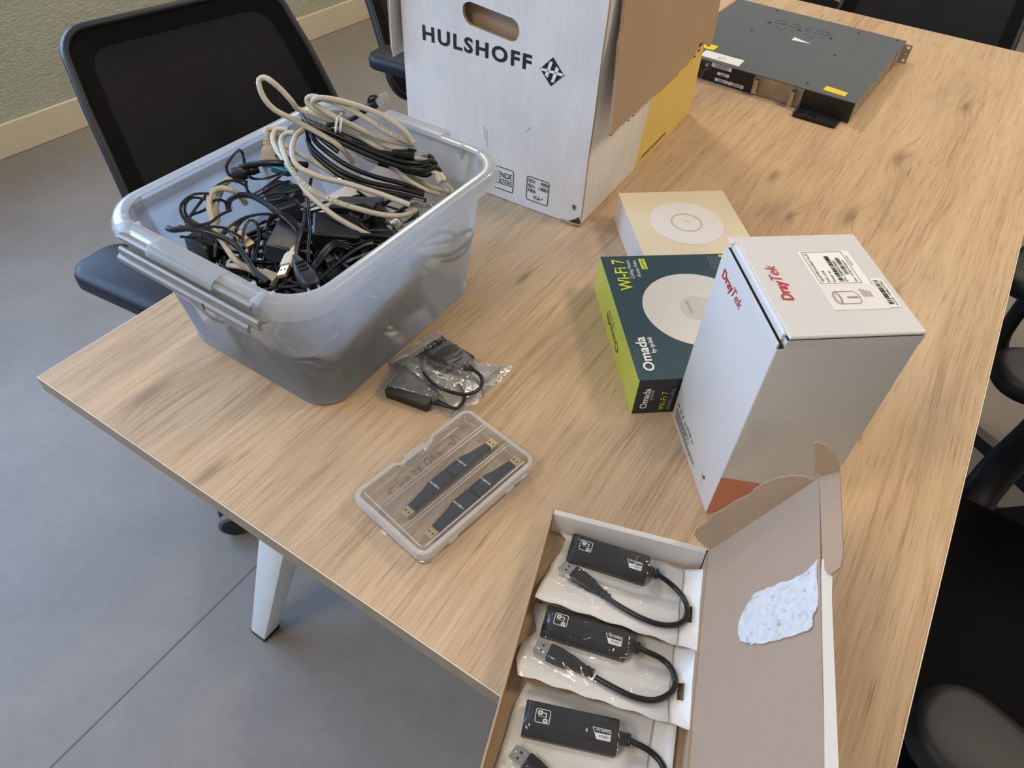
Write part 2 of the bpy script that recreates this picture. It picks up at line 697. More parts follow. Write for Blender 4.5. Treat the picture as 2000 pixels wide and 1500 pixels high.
M['ink'] = mat('black_ink', (30, 31, 34), 0.6, var=0.15)
M['ink_soft'] = mat('grey_ink', (92, 92, 94), 0.6)
M['ink_faint'] = mat('faint_grey_ink', (150, 150, 150), 0.6)
M['red_ink'] = mat('red_ink', (196, 38, 48), 0.5)
M['green_ink'] = mat('green_ink', (60, 130, 92), 0.5)
M['white_ink'] = mat('white_ink', (236, 238, 236), 0.5)
M['lime_ink'] = mat('lime_ink', (214, 228, 52), 0.5)
M['beige_top'] = mat('beige_sleeve', (230, 216, 186), 0.45, var=0.02, vscale=8)
M['beige_side'] = mat('pale_sleeve_side', (224, 218, 214), 0.45, var=0.02)
M['ring_beige'] = mat('ring_beige', (206, 190, 158), 0.5)
M['disc_white'] = mat('printed_white', (234, 230, 225), 0.5, var=0.015)
M['disc_grey'] = mat('printed_pale_grey', (214, 210, 204), 0.5, var=0.02)
M['dome_grey'] = mat('printed_dome_grey', (198, 195, 189), 0.5, var=0.03)
M['teal'] = mat('dark_teal_card', (46, 72, 82), 0.5, coat=0.06, var=0.03, bump=0.05, bscale=60)
M['navy'] = mat('dark_navy_card', (36, 42, 50), 0.45, coat=0.2, var=0.05)
M['lime'] = mat('lime_card', (206, 222, 92), 0.4, coat=0.2, var=0.03, bump=0.05, bscale=60)
M['lime_dark_ink'] = mat('olive_ink', (70, 84, 40), 0.5)
M['white_card'] = mat('white_gloss_card', (218, 215, 211), 0.34, var=0.012, vscale=12, spec=0.5)
M['orange_print'] = mat('orange_print', (206, 134, 106), 0.34, var=0.02)
M['sticker'] = mat('white_sticker', (242, 241, 232), 0.5, var=0.01)
M['sticker_pale'] = mat('pale_sticker', (238, 230, 224), 0.35, var=0.01)
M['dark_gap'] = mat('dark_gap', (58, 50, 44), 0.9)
M['switch_top'] = mat('slate_painted_steel', (96, 103, 108), 0.38, var=0.05, vscale=25, bump=0.05, bscale=700)
M['switch_black'] = mat('black_steel', (30, 31, 35), 0.45)
M['steel'] = mat('bare_steel', (176, 172, 164), 0.35, 0.85, var=0.12, vscale=30)
M['steel_dull'] = mat('dull_zinc', (160, 152, 138), 0.5, 0.6, var=0.15, vscale=30)
M['grille'] = grille_mat()
M['yellow_sticker'] = mat('yellow_sticker', (242, 214, 50), 0.5, var=0.02)
M['paper_white'] = mat('white_paper', (236, 236, 238), 0.6, var=0.02)
M['bin'] = frosted('frosted_clear_plastic')
M['bin_rim'] = frosted('frosted_rim_plastic', (0.86, 0.89, 0.93), 0.58, 0.3, 0.3, 0.22)
M['bin_label'] = mat('pale_blue_inlay', (150, 172, 214), 0.5)
M['clip'] = mat('grey_clip_plastic', (150, 147, 141), 0.38, 0.35, var=0.02, spec=0.6)
M['clip_dark'] = mat('dark_clip_seam', (84, 88, 94), 0.5)  # darker grey for the seam line on the clip lip
M['gray_cable'] = mat('grey_cable_jacket', (196, 188, 168), 0.38, var=0.05, vscale=60)
M['black_cable'] = mat('black_cable_jacket', (20, 20, 22), 0.32, var=0.1, spec=0.5)
M['black_plug'] = mat('black_plug_plastic', (26, 27, 29), 0.4, var=0.1)
M['navy_plug'] = mat('dark_blue_plug_plastic', (36, 44, 58), 0.42, var=0.1)
M['beige_plug'] = mat('beige_plug_plastic', (206, 196, 172), 0.45)
M['gold'] = mat('pale_gold_contact', (222, 200, 150), 0.3, 0.9)
M['silver'] = mat('silver_contact', (190, 188, 182), 0.28, 0.95)
M['clear'] = film('clear_connector', (0.92, 0.93, 0.93), 0.1, 0.14, 120, 0.2, 0.8, 0.03)
M['tie'] = mat('white_cable_tie', (222, 220, 210), 0.5)
M['teal_part'] = mat('teal_connector', (30, 120, 150), 0.4)
M['film'] = film('pouch_film', (0.985, 0.985, 0.98), 0.04, 0.015, 38, 1.0, 0.42, 0.025)
M['bag_film'] = film('bag_film', (0.975, 0.975, 0.97), 0.07, 0.12, 45, 0.6, 0.42, 0.025)
M['case_film'] = film('case_plastic', (0.98, 0.98, 0.98), 0.08, 0.045, 20, 0.1, 0.5, 0.01)
M['case_rim'] = film('case_rim_plastic', (0.96, 0.96, 0.96), 0.16, 0.36, 20, 0.1, 0.5, 0.01)
M['pouch'] = mat('white_pouch_back', (242, 240, 236), 0.4, var=0.02, vscale=18, bump=0.1, bscale=30)
M['adapter'] = mat('black_adapter_plastic', (27, 26, 27), 0.34, var=0.08, bump=0.08, bscale=500)
M['adapter_groove'] = mat('dark_groove', (20, 19, 20), 0.5)
M['stick'] = mat('glossy_dark_blue_black', (26, 34, 46), 0.25, var=0.1, coat=0.2)
M['torn'] = torn_paper()
M['lamp_frame'] = mat('lamp_frame', (220, 220, 216), 0.5)
em = NT('lamp_diffuser')
e_ = em.n('ShaderNodeEmission')
e_.inputs[0].default_value = (1.0, 0.88, 0.7, 1)
e_.inputs[1].default_value = 3.0
M['lamp'] = em.finish(e_.outputs[0])

# ------------------------------------------------------------------ the room


def struct(name, mb, m, smooth=None, loc=None, rz=0.0, parent=None):
    o = mb.build(name, m, parent, smooth)
    if loc:
        o.location = loc
    o.rotation_euler = (0, 0, rz)
    if parent is None:
        o['kind'] = 'structure'
    return o


mb = MB()
mb.box((-2.6, -3.4, -0.06), (4.4, 5.6, 0.0))
floor = struct('floor', mb, M['floor'])
mb = MB()
mb.box((-0.0075, -3.3, 0.0002), (-0.0045, 5.5, 0.0010))
mb.build('floor_joint', M['joint'], floor)

WR = -0.0478                                   # the left wall is a little out of square
WL = (-2.012, 1.87, 0)
mb = MB()
mb.box((-0.22, -5.2, 0), (0, 3.8, 0.86))
mb.box((-0.22, -5.2, 2.36), (0, 3.8, 2.72))
mb.box((-0.22, -5.2, 0.86), (0, -4.75, 2.36))
mb.box((-0.22, -0.15, 0.86), (0, 3.8, 2.36))
struct('wall_left', mb, M['plaster'], loc=WL, rz=WR)
mb = MB()
mb.prism([(0.0, -5.2), (0.014, -5.2), (0.014, 3.8), (0.0, 3.8)], 0.0, 0.118, 0.003)
struct('baseboard_left', mb, M['skirting'], loc=WL, rz=WR)
for k in range(4):
    y0, y1 = -4.75 + k * 1.15, -4.75 + (k + 1) * 1.15
    mb = MB()
    add_plate(mb, [(y0, 0.86), (y1, 0.86), (y1, 2.36), (y0, 2.36)], [[(y0 + .05, 0.91), (y0 + .05, 2.31), (y1 - .05, 2.31), (y1 - .05, 0.91)]], 0.06,
              frame((-0.02, 0, 0), (0, 1, 0), (0, 0, 1), (1, 0, 0)))
    struct('window_%d' % (k + 1), mb, M['white_metal'], loc=WL, rz=WR)
mb = MB()
mb.box((-0.02, -4.8, 0.835), (0.09, -0.1, 0.86))
struct('trim_1', mb, M['white_metal'], loc=WL, rz=WR)
mb = MB()
mb.box((4.2, -3.3, 0), (4.35, 5.5, 2.72))
struct('wall_right', mb, M['wall_white'])
mb = MB()
mb.box((-2.5, -3.35, 0), (4.35, -3.2, 2.72))
struct('wall_back', mb, M['wall_white'])
mb = MB()
mb.box((-2.5, 5.3, 0), (4.35, 5.45, 2.72))
struct('wall_far', mb, M['wall_white'])
mb = MB()
mb.box((-2.5, -3.3, 2.70), (4.35, 5.45, 2.80))
struct('ceiling', mb, M['ceiling'])
for i, (lx, ly) in enumerate(LAMPS):
    t = thing('ceiling_and_fill_light', 'unseen square white ceiling panel light, some of the set added as fill', 'ceiling light', (lx, ly, 2.66), 0, 'ceiling panel lights')
    mb = MB()
    add_plate(mb, [(-.31, -.31), (.31, -.31), (.31, .31), (-.31, .31)], [[(-.285, -.285), (-.285, .285), (.285, .285), (.285, -.285)]], 0.04,
              frame((0, 0, 0), (1, 0, 0), (0, -1, 0), (0, 0, -1)))
    mb.build('lamp_frame', M['lamp_frame'], t)
    mb = MB()
    mb.box((-.284, -.284, 0.012), (.284, .284, 0.03))
    mb.build('diffuser', M['lamp'], t)

# ------------------------------------------------------------------ the table
TL, TW = 1.0528, 2.1382
tab = thing('meeting_table', 'long meeting table with oak-look top and splayed white legs', 'table', (0, 0, 0))
mb = MB()
mb.prism([(0.0012, 0.0012), (TL - 0.0012, 0.0012), (TL - 0.0012, TW - 0.0012), (0.0012, TW - 0.0012)], TZ - 0.025, TZ, 0.0008)
top = mb.build('tabletop', M['wood'], tab)
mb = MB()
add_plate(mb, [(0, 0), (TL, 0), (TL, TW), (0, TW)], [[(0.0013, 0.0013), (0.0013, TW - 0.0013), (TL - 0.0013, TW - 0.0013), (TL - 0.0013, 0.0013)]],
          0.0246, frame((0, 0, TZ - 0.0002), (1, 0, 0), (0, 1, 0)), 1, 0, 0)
mb.build('edge_band', [M['edge_band'], M['edge_highlight']], tab)
for sx, sy in ((0, 0), (1, 0), (0, 1), (1, 1)):
    bx, by = (0.118 if sx == 0 else TL - 0.118), (0.077 if sy == 0 else TW - 0.077)
    dx, dy = (1 if sx == 0 else -1), (1 if sy == 0 else -1)
    mb = MB()
    rings = []
    for z, w, ox, oy in ((0.008, 0.0195, 0.0, 0.0), (TZ - 0.05, 0.040, 0.150, 0.135)):
        cx, cy = bx + dx * ox, by + dy * oy
        rings.append([(px, py, z) for px, py in rrect(cx - w, cy - w, cx + w, cy + w, 0.003, 2)])
    mb.loft(rings)
    lg = mb.build('leg', M['white_metal'], tab, 40)
    mb = MB()
    mb.prism(rrect(bx - .021, by - .021, bx + .021, by + .021, .004, 2), 0.0, 0.0085)
    mb.build('foot_pad', M['chair_plastic'], lg)
    mb = MB()
    mb.box((bx + dx * .15 - .09, by + dy * .135 - .09, TZ - 0.052), (bx + dx * .15 + .09, by + dy * .135 + .09, TZ - 0.0255))
    mb.build('leg_plate', M['white_metal'], tab)
mb = MB()
for yy in (0.212, TW - 0.212):
    mb.box((0.27, yy - .02, TZ - .066), (TL - .27, yy + .02, TZ - .0257))
for xx in (0.268, TL - 0.268):
    mb.box((xx - .02, 0.2, TZ - .066), (xx + .02, TW - .2, TZ - .0257))
mb.build('frame_beam', M['white_metal'], tab)

# ------------------------------------------------------------------ office chairs


def make_chair(label, base_rot):
    c = thing('office_chair', label, 'chair', (0, 0, 0), 0, 'mesh-back office chairs round the table')
    # seat: rounded cushion, wider in front
    mb = MB()
    seat_o = rrect(-0.215, -0.235, 0.265, 0.235, [0.09, 0.09, 0.17, 0.17], 8)

    def sc(o, k, z, dz=0.0):
        return [(0.02 + (x - 0.02) * k, y * k, z - (0.018 if x > 0.2 else 0) * dz) for x, y in o]
    mb.loft([sc(seat_o, .90, .405), sc(seat_o, .985, .412), sc(seat_o, 1.0, .432, .6), sc(seat_o, .985, .452, 1), sc(seat_o, .90, .466, .8), sc(seat_o, .6, .470, 0), sc(seat_o, .2, .468, 0)])
    mb.build('seat', M['seat_fabric'], c, 50)
    mb = MB()
    mb.loft([sc(seat_o, .55, .365), sc(seat_o, .88, .385), sc(seat_o, .9, .4048)])
    mb.build('seat_pan', M['chair_plastic'], c, 40)
    # column and base
    mb = MB()
    mb.cyl((0, 0, .10), (0, 0, .27), .028, 20)
    mb.cyl((0, 0, .27), (0, 0, .366), .016, 16)
    mb.build('column', M['chair_plastic'], c, 40)
    mb = MB()
    mb.cyl((0, 0, .075), (0, 0, .125), .045, 24, .036)
    hub = mb.build('base_hub', M['chair_plastic'], c, 40)
    for k in range(5):
        a = base_rot + k * 2 * PI / 5
        ca, sa = math.cos(a), math.sin(a)
        Mx = frame((0, 0, 0), (ca, sa, 0), (-sa, ca, 0))
        mb = MB()
        rr = []
        for r, w, zb, zt in ((.03, .024, .075, .122), (.18, .021, .070, .106), (.38, .016, .062, .086), (.398, .009, .064, .082)):
            rr.append([(r, -w, zb), (r, w, zb), (r, w * .8, zt), (r, -w * .8, zt)])
        mb.loft(rr, M=Mx)
        mb.build('base_leg', M['chair_plastic'], c)
        mb = MB()
        tr = -2.15 + k * 1.3
        Mt = frame((.386 * ca, .386 * sa, 0), (math.cos(tr), math.sin(tr), 0), (-math.sin(tr), math.cos(tr), 0))
        mb.cyl((0, 0, .045), (0, 0, .072), .007, 10, M=Mt)
        mb.prism(rrect(-.034, -.012, .020, .012, .010, 3), .030, .064, .006, M=Mt)
        cs = mb.build('caster', M['chair_plastic'], c, 40)
        for sgn in (-1, 1):
            mb = MB()
            y0, y1 = sgn * .0125, sgn * .032
            mb.tube([(-.012, y0, .034), (-.012, y0 + (y1 - y0) * .2, .034), (-.012, y0 + (y1 - y0) * .85, .034), (-.012, y1, .034)], .034, 24, M=Mt, taper=[.0320, .034, .034, .0300])
            wl = mb.build('wheel', [M['wheel_grey']], cs, 40)
            mb = MB()
            mb.tube([(-.012, y1 - sgn * .001, .034), (-.012, y1 + sgn * .0012, .034)], .0265, 24, M=Mt)
            wl2 = mb.build('wheel_cap', M['chair_plastic'], cs, 40)
    # back: reclined plane, slightly wider towards the seat
    rc = 0.531
    B0 = Vector((-0.2199, 0, .4680))

    def bp(s, t, d=0.0):          # s across, t up from the seat, d forward
        return B0 + Vector((-math.sin(rc) * t + math.cos(rc) * d, s, math.cos(rc) * t + math.sin(rc) * d))
    H = 0.50
    prof = []

    def halfw(t):
        return 0.228 + 0.089 * (H - t)
    n = 7
    R = 0.055
    pts = []
    wt, wb = halfw(H), halfw(0)
    for k in range(n + 1):
        a = -PI / 2 + PI / 2 * k / n
        pts.append((wb - .07 + .07 * math.cos(a), .07 + .07 * math.sin(a)))
    for q in range(1, 5):
        tt = .07 + (H - R - .07) * q / 5
        pts.append((halfw(tt), tt))
    for k in range(n + 1):
        a = PI / 2 * k / n
        pts.append((wt - R + R * math.cos(a), H - R + R * math.sin(a)))
    full = pts + [(-s, t) for s, t in pts[::-1]]

    def curve_d(s, t):
        return -0.026 * (1 - (s / .24) ** 2) + 0.012 * math.sin(t / H * PI)

    def topbow(s, t):
        return t + (0.008 * (1 - (s / .23) ** 2) if t > .4 else 0)
    ring = [tuple(bp(s, topbow(s, t), curve_d(s, t))) for s, t in full]
    mb = MB()
    closed = [Vector(p) for p in ring]
    m_ = len(closed)
    rings = []
    for i in range(m_):
        tdir = (closed[(i + 1) % m_] - closed[i - 1]).normalized()
        fwd = Vector((math.cos(rc), 0, math.sin(rc)))
        side = tdir.cross(fwd).normalized()
        rings.append([tuple(closed[i] + side * (.0085 * math.cos(q)) + fwd * (.014 * math.sin(q))) for q in [2 * PI * k / 10 for k in range(10)]])
    rings.append(rings[0])
    mb.loft(rings, False, False)
    mb.build('back_frame', M['chair_plastic'], c, 60)
    # mesh panel: grid scaled inside the outline
    mb = MB()
    rows = 16
    lv = [1.0, .8, .55, .3, .05]
    cs_, ct_ = 0.0, H * .5
    rg = []
    for k in lv:
        rg.append([tuple(bp(cs_ + (s - cs_) * k, topbow(s, ct_ + (t - ct_) * k) if k == 1 else ct_ + (t - ct_) * k, curve_d(cs_ + (s - cs_) * k, ct_ + (t - ct_) * k) + .002)) for s, t in full])
    mb.loft(rg, False, True)
    mb.build('back_mesh', M['mesh'], c, 80)
    mb = MB()
    v1, v2 = [], []
    for s, t in full:
        v1.append(tuple(bp(s * .975, topbow(s, t) - (.006 if t > .3 else -.006), curve_d(s, t) + .006)))
        v2.append(tuple(bp(s * .84, ct_ + (t - ct_) * .86, curve_d(s * .84, t) + .006)))
    mb.loft([v1, v2], False, False)
    mb.build('mesh_border', M['seat_fabric'], c, 60)
    # spine behind the back
    mb = MB()
    mb.tube(spline([(-.02, 0, .375), (-.16, 0, .372), tuple(bp(0, .0, -.06)), tuple(bp(0, .18, -.055)), tuple(bp(0, .34, -.042))], .03), .026, 12, taper=None)
    mb.build('back_spine', M['chair_plastic'], c, 60)
    for sgn in (-1, 1):
        Mp = frame((-0.005, sgn * .345, 0), (math.cos(.30), -sgn * math.sin(.30), 0), (sgn * math.sin(.30), math.cos(.30), 0))
        mb = MB()
        o = rrect(-.142, -.056, .132, .054, [.050, .050, .040, .036], 7)
        oo = inset(o, .004)
        o3 = inset(o, .014)
        mb.loft([[(x, y, .646) for x, y in oo], [(x, y, .650) for x, y in o], [(x, y, .668) for x, y in o], [(x, y, .677) for x, y in oo], [(x, y, .680) for x, y in o3]], M=Mp)
        mb.build('arm_pad', M['arm_pad'], c, 50)
        mb = MB()
        pth = spline([(.0, sgn * .335, .645), (.0, sgn * .338, .56), (.012, sgn * .325, .45), (.02, sgn * .27, .385), (.02, sgn * .12, .378)], .03)
        rr = []
        Mv = None
        for i, p in enumerate(pth):
            t_ = (pth[min(i + 1, len(pth) - 1)] - pth[max(i - 1, 0)]).normalized()
            xx = Vector((1, 0, 0))
            yy = t_.cross(xx).normalized()
            rr.append([tuple(p + xx * .032 * math.cos(q) + yy * .014 * math.sin(q)) for q in [2 * PI * k / 12 for k in range(12)]])
        mb.loft(rr)
        mb.build('arm_post', M['chair_plastic'], c, 60)
    return c


def place(c, x, y, psi, label=None):
    c.location = (x, y, 0)
    c.rotation_euler = (0, 0, psi)
    if label:
        c['label'] = label
    return c


PSI = -0.209
ch = make_chair('black mesh-back office chair behind the cable-filled plastic box, its back in full view', math.atan2(-.399, -.076) - PSI)
place(ch, -0.055, 0.591, PSI)
place(copy_tree(ch), -0.255, 1.56, PSI, 'black office chair beyond the printed moving carton, mostly hidden by it')
place(copy_tree(ch), 1.20, 0.575, PI, 'black office chair at the right table edge, seat and two arm pads showing')
ce = place(copy_tree(ch), 1.475, 1.27, PI / 2, 'black office chair turned sideways on the right, one arm barely showing past the table edge')
for q in ce.children:
    if q.name.startswith('base_leg') or q.name.startswith('caster'):
        q.rotation_euler[2] = math.radians(90 + 36) - (math.atan2(-.399, -.076) - PSI)
place(copy_tree(ch), 0.685, 2.05, -PI / 2, 'black office chair at the far table end behind the rack switch')
place(copy_tree(ch), 0.16, 3.0, -PI / 2 + .2, 'black office chair standing furthest away beyond the far table end')

# ------------------------------------------------------------------ moving carton
HX, HY, HYAW, HA, HB, HH = 0.4028, 0.7244, 0.0362, 0.354, 0.5219, 0.385
mv = thing('moving_box', 'tall white printed moving carton with torn brown flaps and a hand hole', 'box', (HX, HY, TZ), HYAW)
CT = 0.006
FR = frame((0, 0, 0), (1, 0, 0), (0, 0, 1), (0, -1, 0))          # front face: x = u, y = height
hole = []
for px, pz in rrect(-.05, -.0165, .05, .0165, .0155, 6):
    hole.append((-.186 + px + random.Random(int(px * 9e4)).uniform(-.0008, .0008), .2915 - .10 * px + pz + random.Random(int(pz * 7e4)).uniform(-.0008, .0008)))
mb = MB()
rnd = random.Random(4)
edge_r = [(0.0 + (0.0005 * math.sin(z * 40) if 0.02 < z < .36 else 0), z) for z in [i * .385 / 26 for i in range(27)]]
outer = [(-HA, 0.0)] + [(-HA + k * HA / 20, 0.0018 * rnd.random() + (.001 if 3 < k < 16 else 0)) for k in range(1, 20)] + [(-.012, 0.001), (-.003, .010)] + edge_r[1:] + [(-HA, HH)]
add_plate(mb, outer, [hole[::-1]], CT, FR, 0, 1, 1)
mb.build('front_panel', [M['carton'], M['kraft']], mv)
# right side panel, white then yellow print
SR = frame((-0.0012, 0, 0), (0, 1, 0), (0, 0, 1), (1, 0, 0))
mb = MB()
yl = lambda h: 0.2305 + 0.194 * h
add_plate(mb, [(CT + .0004, .002), (yl(0), .001), (yl(HH), HH), (CT + .0004, HH)], [], CT, SR, 0, 1, 1)
add_plate(mb, [(yl(0), .001), (HB - .004, .0), (HB + .003, .012), (HB, .03), (HB, HH), (yl(HH), HH)], [], CT, SR, 2, 1, 1)
mb.build('side_panel', [M['carton'], M['kraft'], M['yellow_print']], mv)
mb = MB()
mb.box((-HA, CT, 0.002), (-HA + CT, HB, HH))
mb.build('side_panel', [M['carton']], mv)
mb = MB()
mb.box((-HA + CT, HB - CT, 0.001), (-CT, HB, HH))
mb.build('rear_panel', [M['kraft']], mv)
mb = MB()
mb.box((-HA + CT, CT, 0.0005), (-CT - .001, HB - CT, 0.008))
mb.build('bottom_panel', [M['kraft']], mv)
# inner layer that shows through the hand hole
mb = MB()
mb.box((-HA + .02, .022, .010), (-.02, .026, HH - .02))
mb.build('inner_flap', [M['kraft']], mv)
# torn corner at the foot
mb = MB()
mb.add([(-.030, -.0004, .0), (-.001, -.001, .0015), (-.002, -.0006, .020), (-.010, -.0006, .0125)], [(0, 1, 2, 3)])
mb.build('torn_corner', M['dark_gap'], mv)
mb = MB()
mb.tube([(-.036, .001, .0025), (-.012, -.002, .003), (.0005, .001, .004)], .0026, 6)
mb.build('torn_edge', M['kraft'], mv)
# right flap: hangs outside, brown inside showing, torn lower edge
rnd = random.Random(11)


def flu(h):
    return 0.003 + 0.024 * (HH - h) / 0.21


fo = [(.030, HH), (.028, .345), (.024, .315), (.017, .30), (.012, .25), (.004, .20), (-.002, .178), (.003, .173)]
low = []
for k in range(1, 40):
    v = .003 + (.449) * k / 40
    j = rnd.uniform(-.0016, .0016)
    if .05 < v < .10:
        j += rnd.uniform(-.002, .004)
    if v > .27:
        j += rnd.uniform(-.003, .006)
    if v > .33:
        j += .012 * math.sin((v - .33) / .11 * PI) * (0.75 + .5 * rnd.random())
    low.append((v, .1755 + j))
fo += low + [(.452, .180), (.460, .205), (.469, .244), (.478, .30), (.484, HH)]
v_, f_, m_ = plate(fo, [], 1.0, 0, 1, 2)
n_ = len(v_) // 2
mb = MB()
mb.add([(flu(y) + .005, x, y) for x, y, z in v_[:n_]] + [(flu(y), x, y) for x, y, z in v_[:n_]], f_, m_)
mb.build('top_flap', [M['kraft'], M['carton'], M['kraft']], mv)
# ragged bits on the tear
for (v, h, s) in ((.078, .178, .004), (.060, .1765, .003), (.375, .196, .009), (.368, .188, .007), (.35, .183, .004)):
    mb = MB()
    u = flu(h) + .0055
    mb.add([(u, v, h), (u + .004, v + s * .5, h + s * .3), (u + .001, v + s, h - s * .4), (u, v + .3 * s, h - s)], [(0, 1, 2, 3), (3, 2, 1, 0)])
    mb.build('torn_fibre', M['dark_gap'], mv)
# left flap, seen edge on
mb = MB()
for k in range(3):
    lo = [(-.016 + .0016 * k, HH), (-.0150, .29), (-.012 + k * .001, .215), (-.0085 + .0015 * k, .1985), (.30, .205), (.32, HH)]
    v_, f_, m_ = plate(lo, [], 1.0, 0, 0, 0)
    n_ = len(v_) // 2
    mb.add([(-HA - .004 - .0018 * k - .012 * (HH - y) / .19, x, y) for x, y, z in v_[:n_]] + [(-HA - .0052 - .0018 * k - .012 * (HH - y) / .19, x, y) for x, y, z in v_[:n_]], f_, 1 if k else 0)
mb.build('top_flap', [M['carton'], M['kraft']], mv)
# print on the front
X, Z, Yv = (1, 0, 0), (0, 0, 1), (0, 1, 0)
text(mv, 'HULSHOFF', (-.3138, 0, .2372), X, Z, M['ink'], h=.0215, w=.2015, bold=.034, space=1.22)
mb = MB()
fp = frame((-.0768, -.0005, .2438), X, Z, (0, -1, 0))
add_plate(mb, [(-.0205, 0), (0, -.0215), (.0205, 0), (0, .0215)], [], .0004, fp)
mb.build('emblem', M['ink'], mv)
mb = MB()
for poly in ([(-.0112, -.0072), (-.0058, -.0100), (.0004, .0150), (-.0048, .0142)], [(-.0002, -.0150), (.0050, -.0142), (.0116, .0072), (.0064, .0100)],
             [(-.0190, -.0018), (.0185, -.0018), (.0192, .0022), (-.0183, .0022)]):
    add_plate(mb, poly, [], .0003, frame((-.0768, -.0010, .2438), X, Z, (0, -1, 0)))
mb.build('emblem_letter', M['white_ink'], mv)


def rr_outline(parent, cx, cz, hw, hh, r, t, mat_, M_):
    mb = MB()
    add_plate(mb, rrect(cx - hw, cz - hh, cx + hw, cz + hh, r), [rrect(cx - hw + t, cz - hh + t, cx + hw - t, cz + hh - t, r - t)[::-1]], .0003, M_)
    return mb.build('print_border', mat_, parent)


fp = frame((0, -.0006, 0), X, Z, (0, -1, 0))
rr_outline(mv, -.0853, .0402, .0218, .0228, .0045, .0013, M['ink'], fp)
for s_, u0, h0, w_ in (('ISO-', -.1035, .0525, .0135), ('9001', -.0800, .0525, .0140), ('ISO-', -.1035, .0430, .0135), ('14001', -.0830, .0430, .0170), ('FIRA', -.1035, .0340, .0150), ('VCA *', -.0930, .0232, .0190)):
    text(mv, s_, (u0, 0, h0), X, Z, M['ink'], h=.0062, w=w_, bold=.02, lift=.0006)
rr_outline(mv, -.1655, .0400, .0325, .0215, .0045, .0013, M['ink'], fp)
text(mv, 'ERKENDE', (-.1850, 0, .0425), X, Z, M['ink'], h=.0105, w=.0485, bold=.005, lift=.0006)
text(mv, 'VERHUIZERS', (-.1910, 0, .0295), X, Z, M['ink'], h=.0105, w=.0548, bold=.005, lift=.0006)
flat(mv, 'scuff', [(-.006 + .0035 * math.cos(a) * (1 + .3 * math.sin(3 * a)), .034 + .005 * math.sin(a)) for a in [k * PI / 7 for k in range(14)]], (-.008, -.0002, 0), X, Z, M['ink_soft'])
for u0, h0, du, dh in ((-.196, .124, .004, -.022), (-.190, .12, .002, -.03), (-.105, .150, -.010, -.012)):
    flat(mv, 'scuff', [(0, 0), (.0006, .0), (du + .0005, dh), (du, dh)], (u0, -.0002, h0), X, Z, M['ink_faint'])
# print on the yellow side
text(mv, '> WWW.HULSHOFF.NL', (-.0012, .2515, .0088), Yv, Z, M['ink'], h=.0075, w=.134, bold=.01, shear=.2, lift=.0006)
text(mv, '> VERHUIZINGEN', (-.0012, .2700, .1290), Yv, Z, M['ink'], h=.0085, w=.115, bold=.01, shear=.2, lift=.0006)

# ------------------------------------------------------------------ rack switch
sw = thing('network_switch', 'slate grey rack-mount network switch with yellow and white stickers', 'network switch', (0.6792, 1.4203, TZ), -0.031)
SWW, SWD, SWH = 0.445, 0.45, 0.0445
mb = MB()
mb.box((-SWW, 0.004, .0012), (0, SWD, SWH - .0016))
mb.box((-SWW, 0.0005, SWH - .0016), (.0004, SWD, SWH))
mb.box((-SWW, 0.0005, .0004), (0, SWD, .0016))
mb.build('chassis', M['switch_top'], sw)
mb = MB()
mb.box((.0002, .004, .0016), (.0008, SWD - .002, SWH - .0018))
sp = mb.build('side_plate', M['steel_dull'], sw)
mb = MB()
for k in range(9):
    for z in (.012, .032):
        mb.tube([(.0007, .03 + k * .04, z), (.0011, .03 + k * .04, z)], .0016, 8)
hl = mb.build('vent_holes', M['dark_gap'], sw)
hl['kind'] = 'stuff'
mb = MB()
mb.box((-.222, .0012, .0016), (-SWW, .0042, SWH - .0016))
mb.build('rear_panel', M['switch_black'], sw)
YN = (0, -1, 0)
fr = frame((0, 0.0008, 0), X, Z, YN)
for lo, hi in (((-.327, .0335), (-.2785, .0425)), ((-.3095, .0195), (-.2805, .0262)), ((-.3118, .0052), (-.2795, .0122)), ((-.2785, .0048), (-.2415, .0122))):
    mb = MB()
    add_plate(mb, rrect(lo[0], lo[1], hi[0], hi[1], .0012, 3), [], .0003, fr)
    st = mb.build('sticker', M['paper_white'], sw)
    mb = MB()
    rnd = random.Random(int(lo[0] * -1e4))
    x_ = lo[0] + .008
    while x_ < hi[0] - .006:
        w_ = rnd.uniform(.0003, .001)
        add_plate(mb, [(x_, (lo[1] + hi[1]) / 2), (x_ + w_, (lo[1] + hi[1]) / 2), (x_ + w_, hi[1] - .0014), (x_, hi[1] - .0014)], [], .0002, frame((0, .0003, 0), X, Z, YN))
        x_ += w_ + rnd.uniform(.0004, .001)
    add_plate(mb, [(lo[0] + .008, lo[1] + .0012), (hi[0] - .010, lo[1] + .0012), (hi[0] - .010, lo[1] + .0024), (lo[0] + .008, lo[1] + .0024)], [], .0002, frame((0, .0003, 0), X, Z, YN))
    mb.build('barcode', M['ink_soft'], st)
mb = MB()
mb.tube([(-.3368, .0012, .0352), (-.3368, -.0035, .0352)], .0042, 16)
mb.tube([(-.3368, -.0034, .0352), (-.3368, -.0040, .0352)], .0024, 6)
mb.build('thumb_screw', M['steel'], sw, 40)
mb = MB()
mb.tube([(-.358, .0008, .0412), (-.334, .0008, .0412), (-.3285, .0008, .036), (-.3295, .0008, .0295), (-.3420, .0008, .021), (-.3435, .0008, .002)], .0006, 6)
mb.tube([(-.3475, .0008, .020), (-.3475, .0008, .002), (-.40, .0008, .002)], .0006, 6)
mb.build('panel_seam', M['steel'], sw)
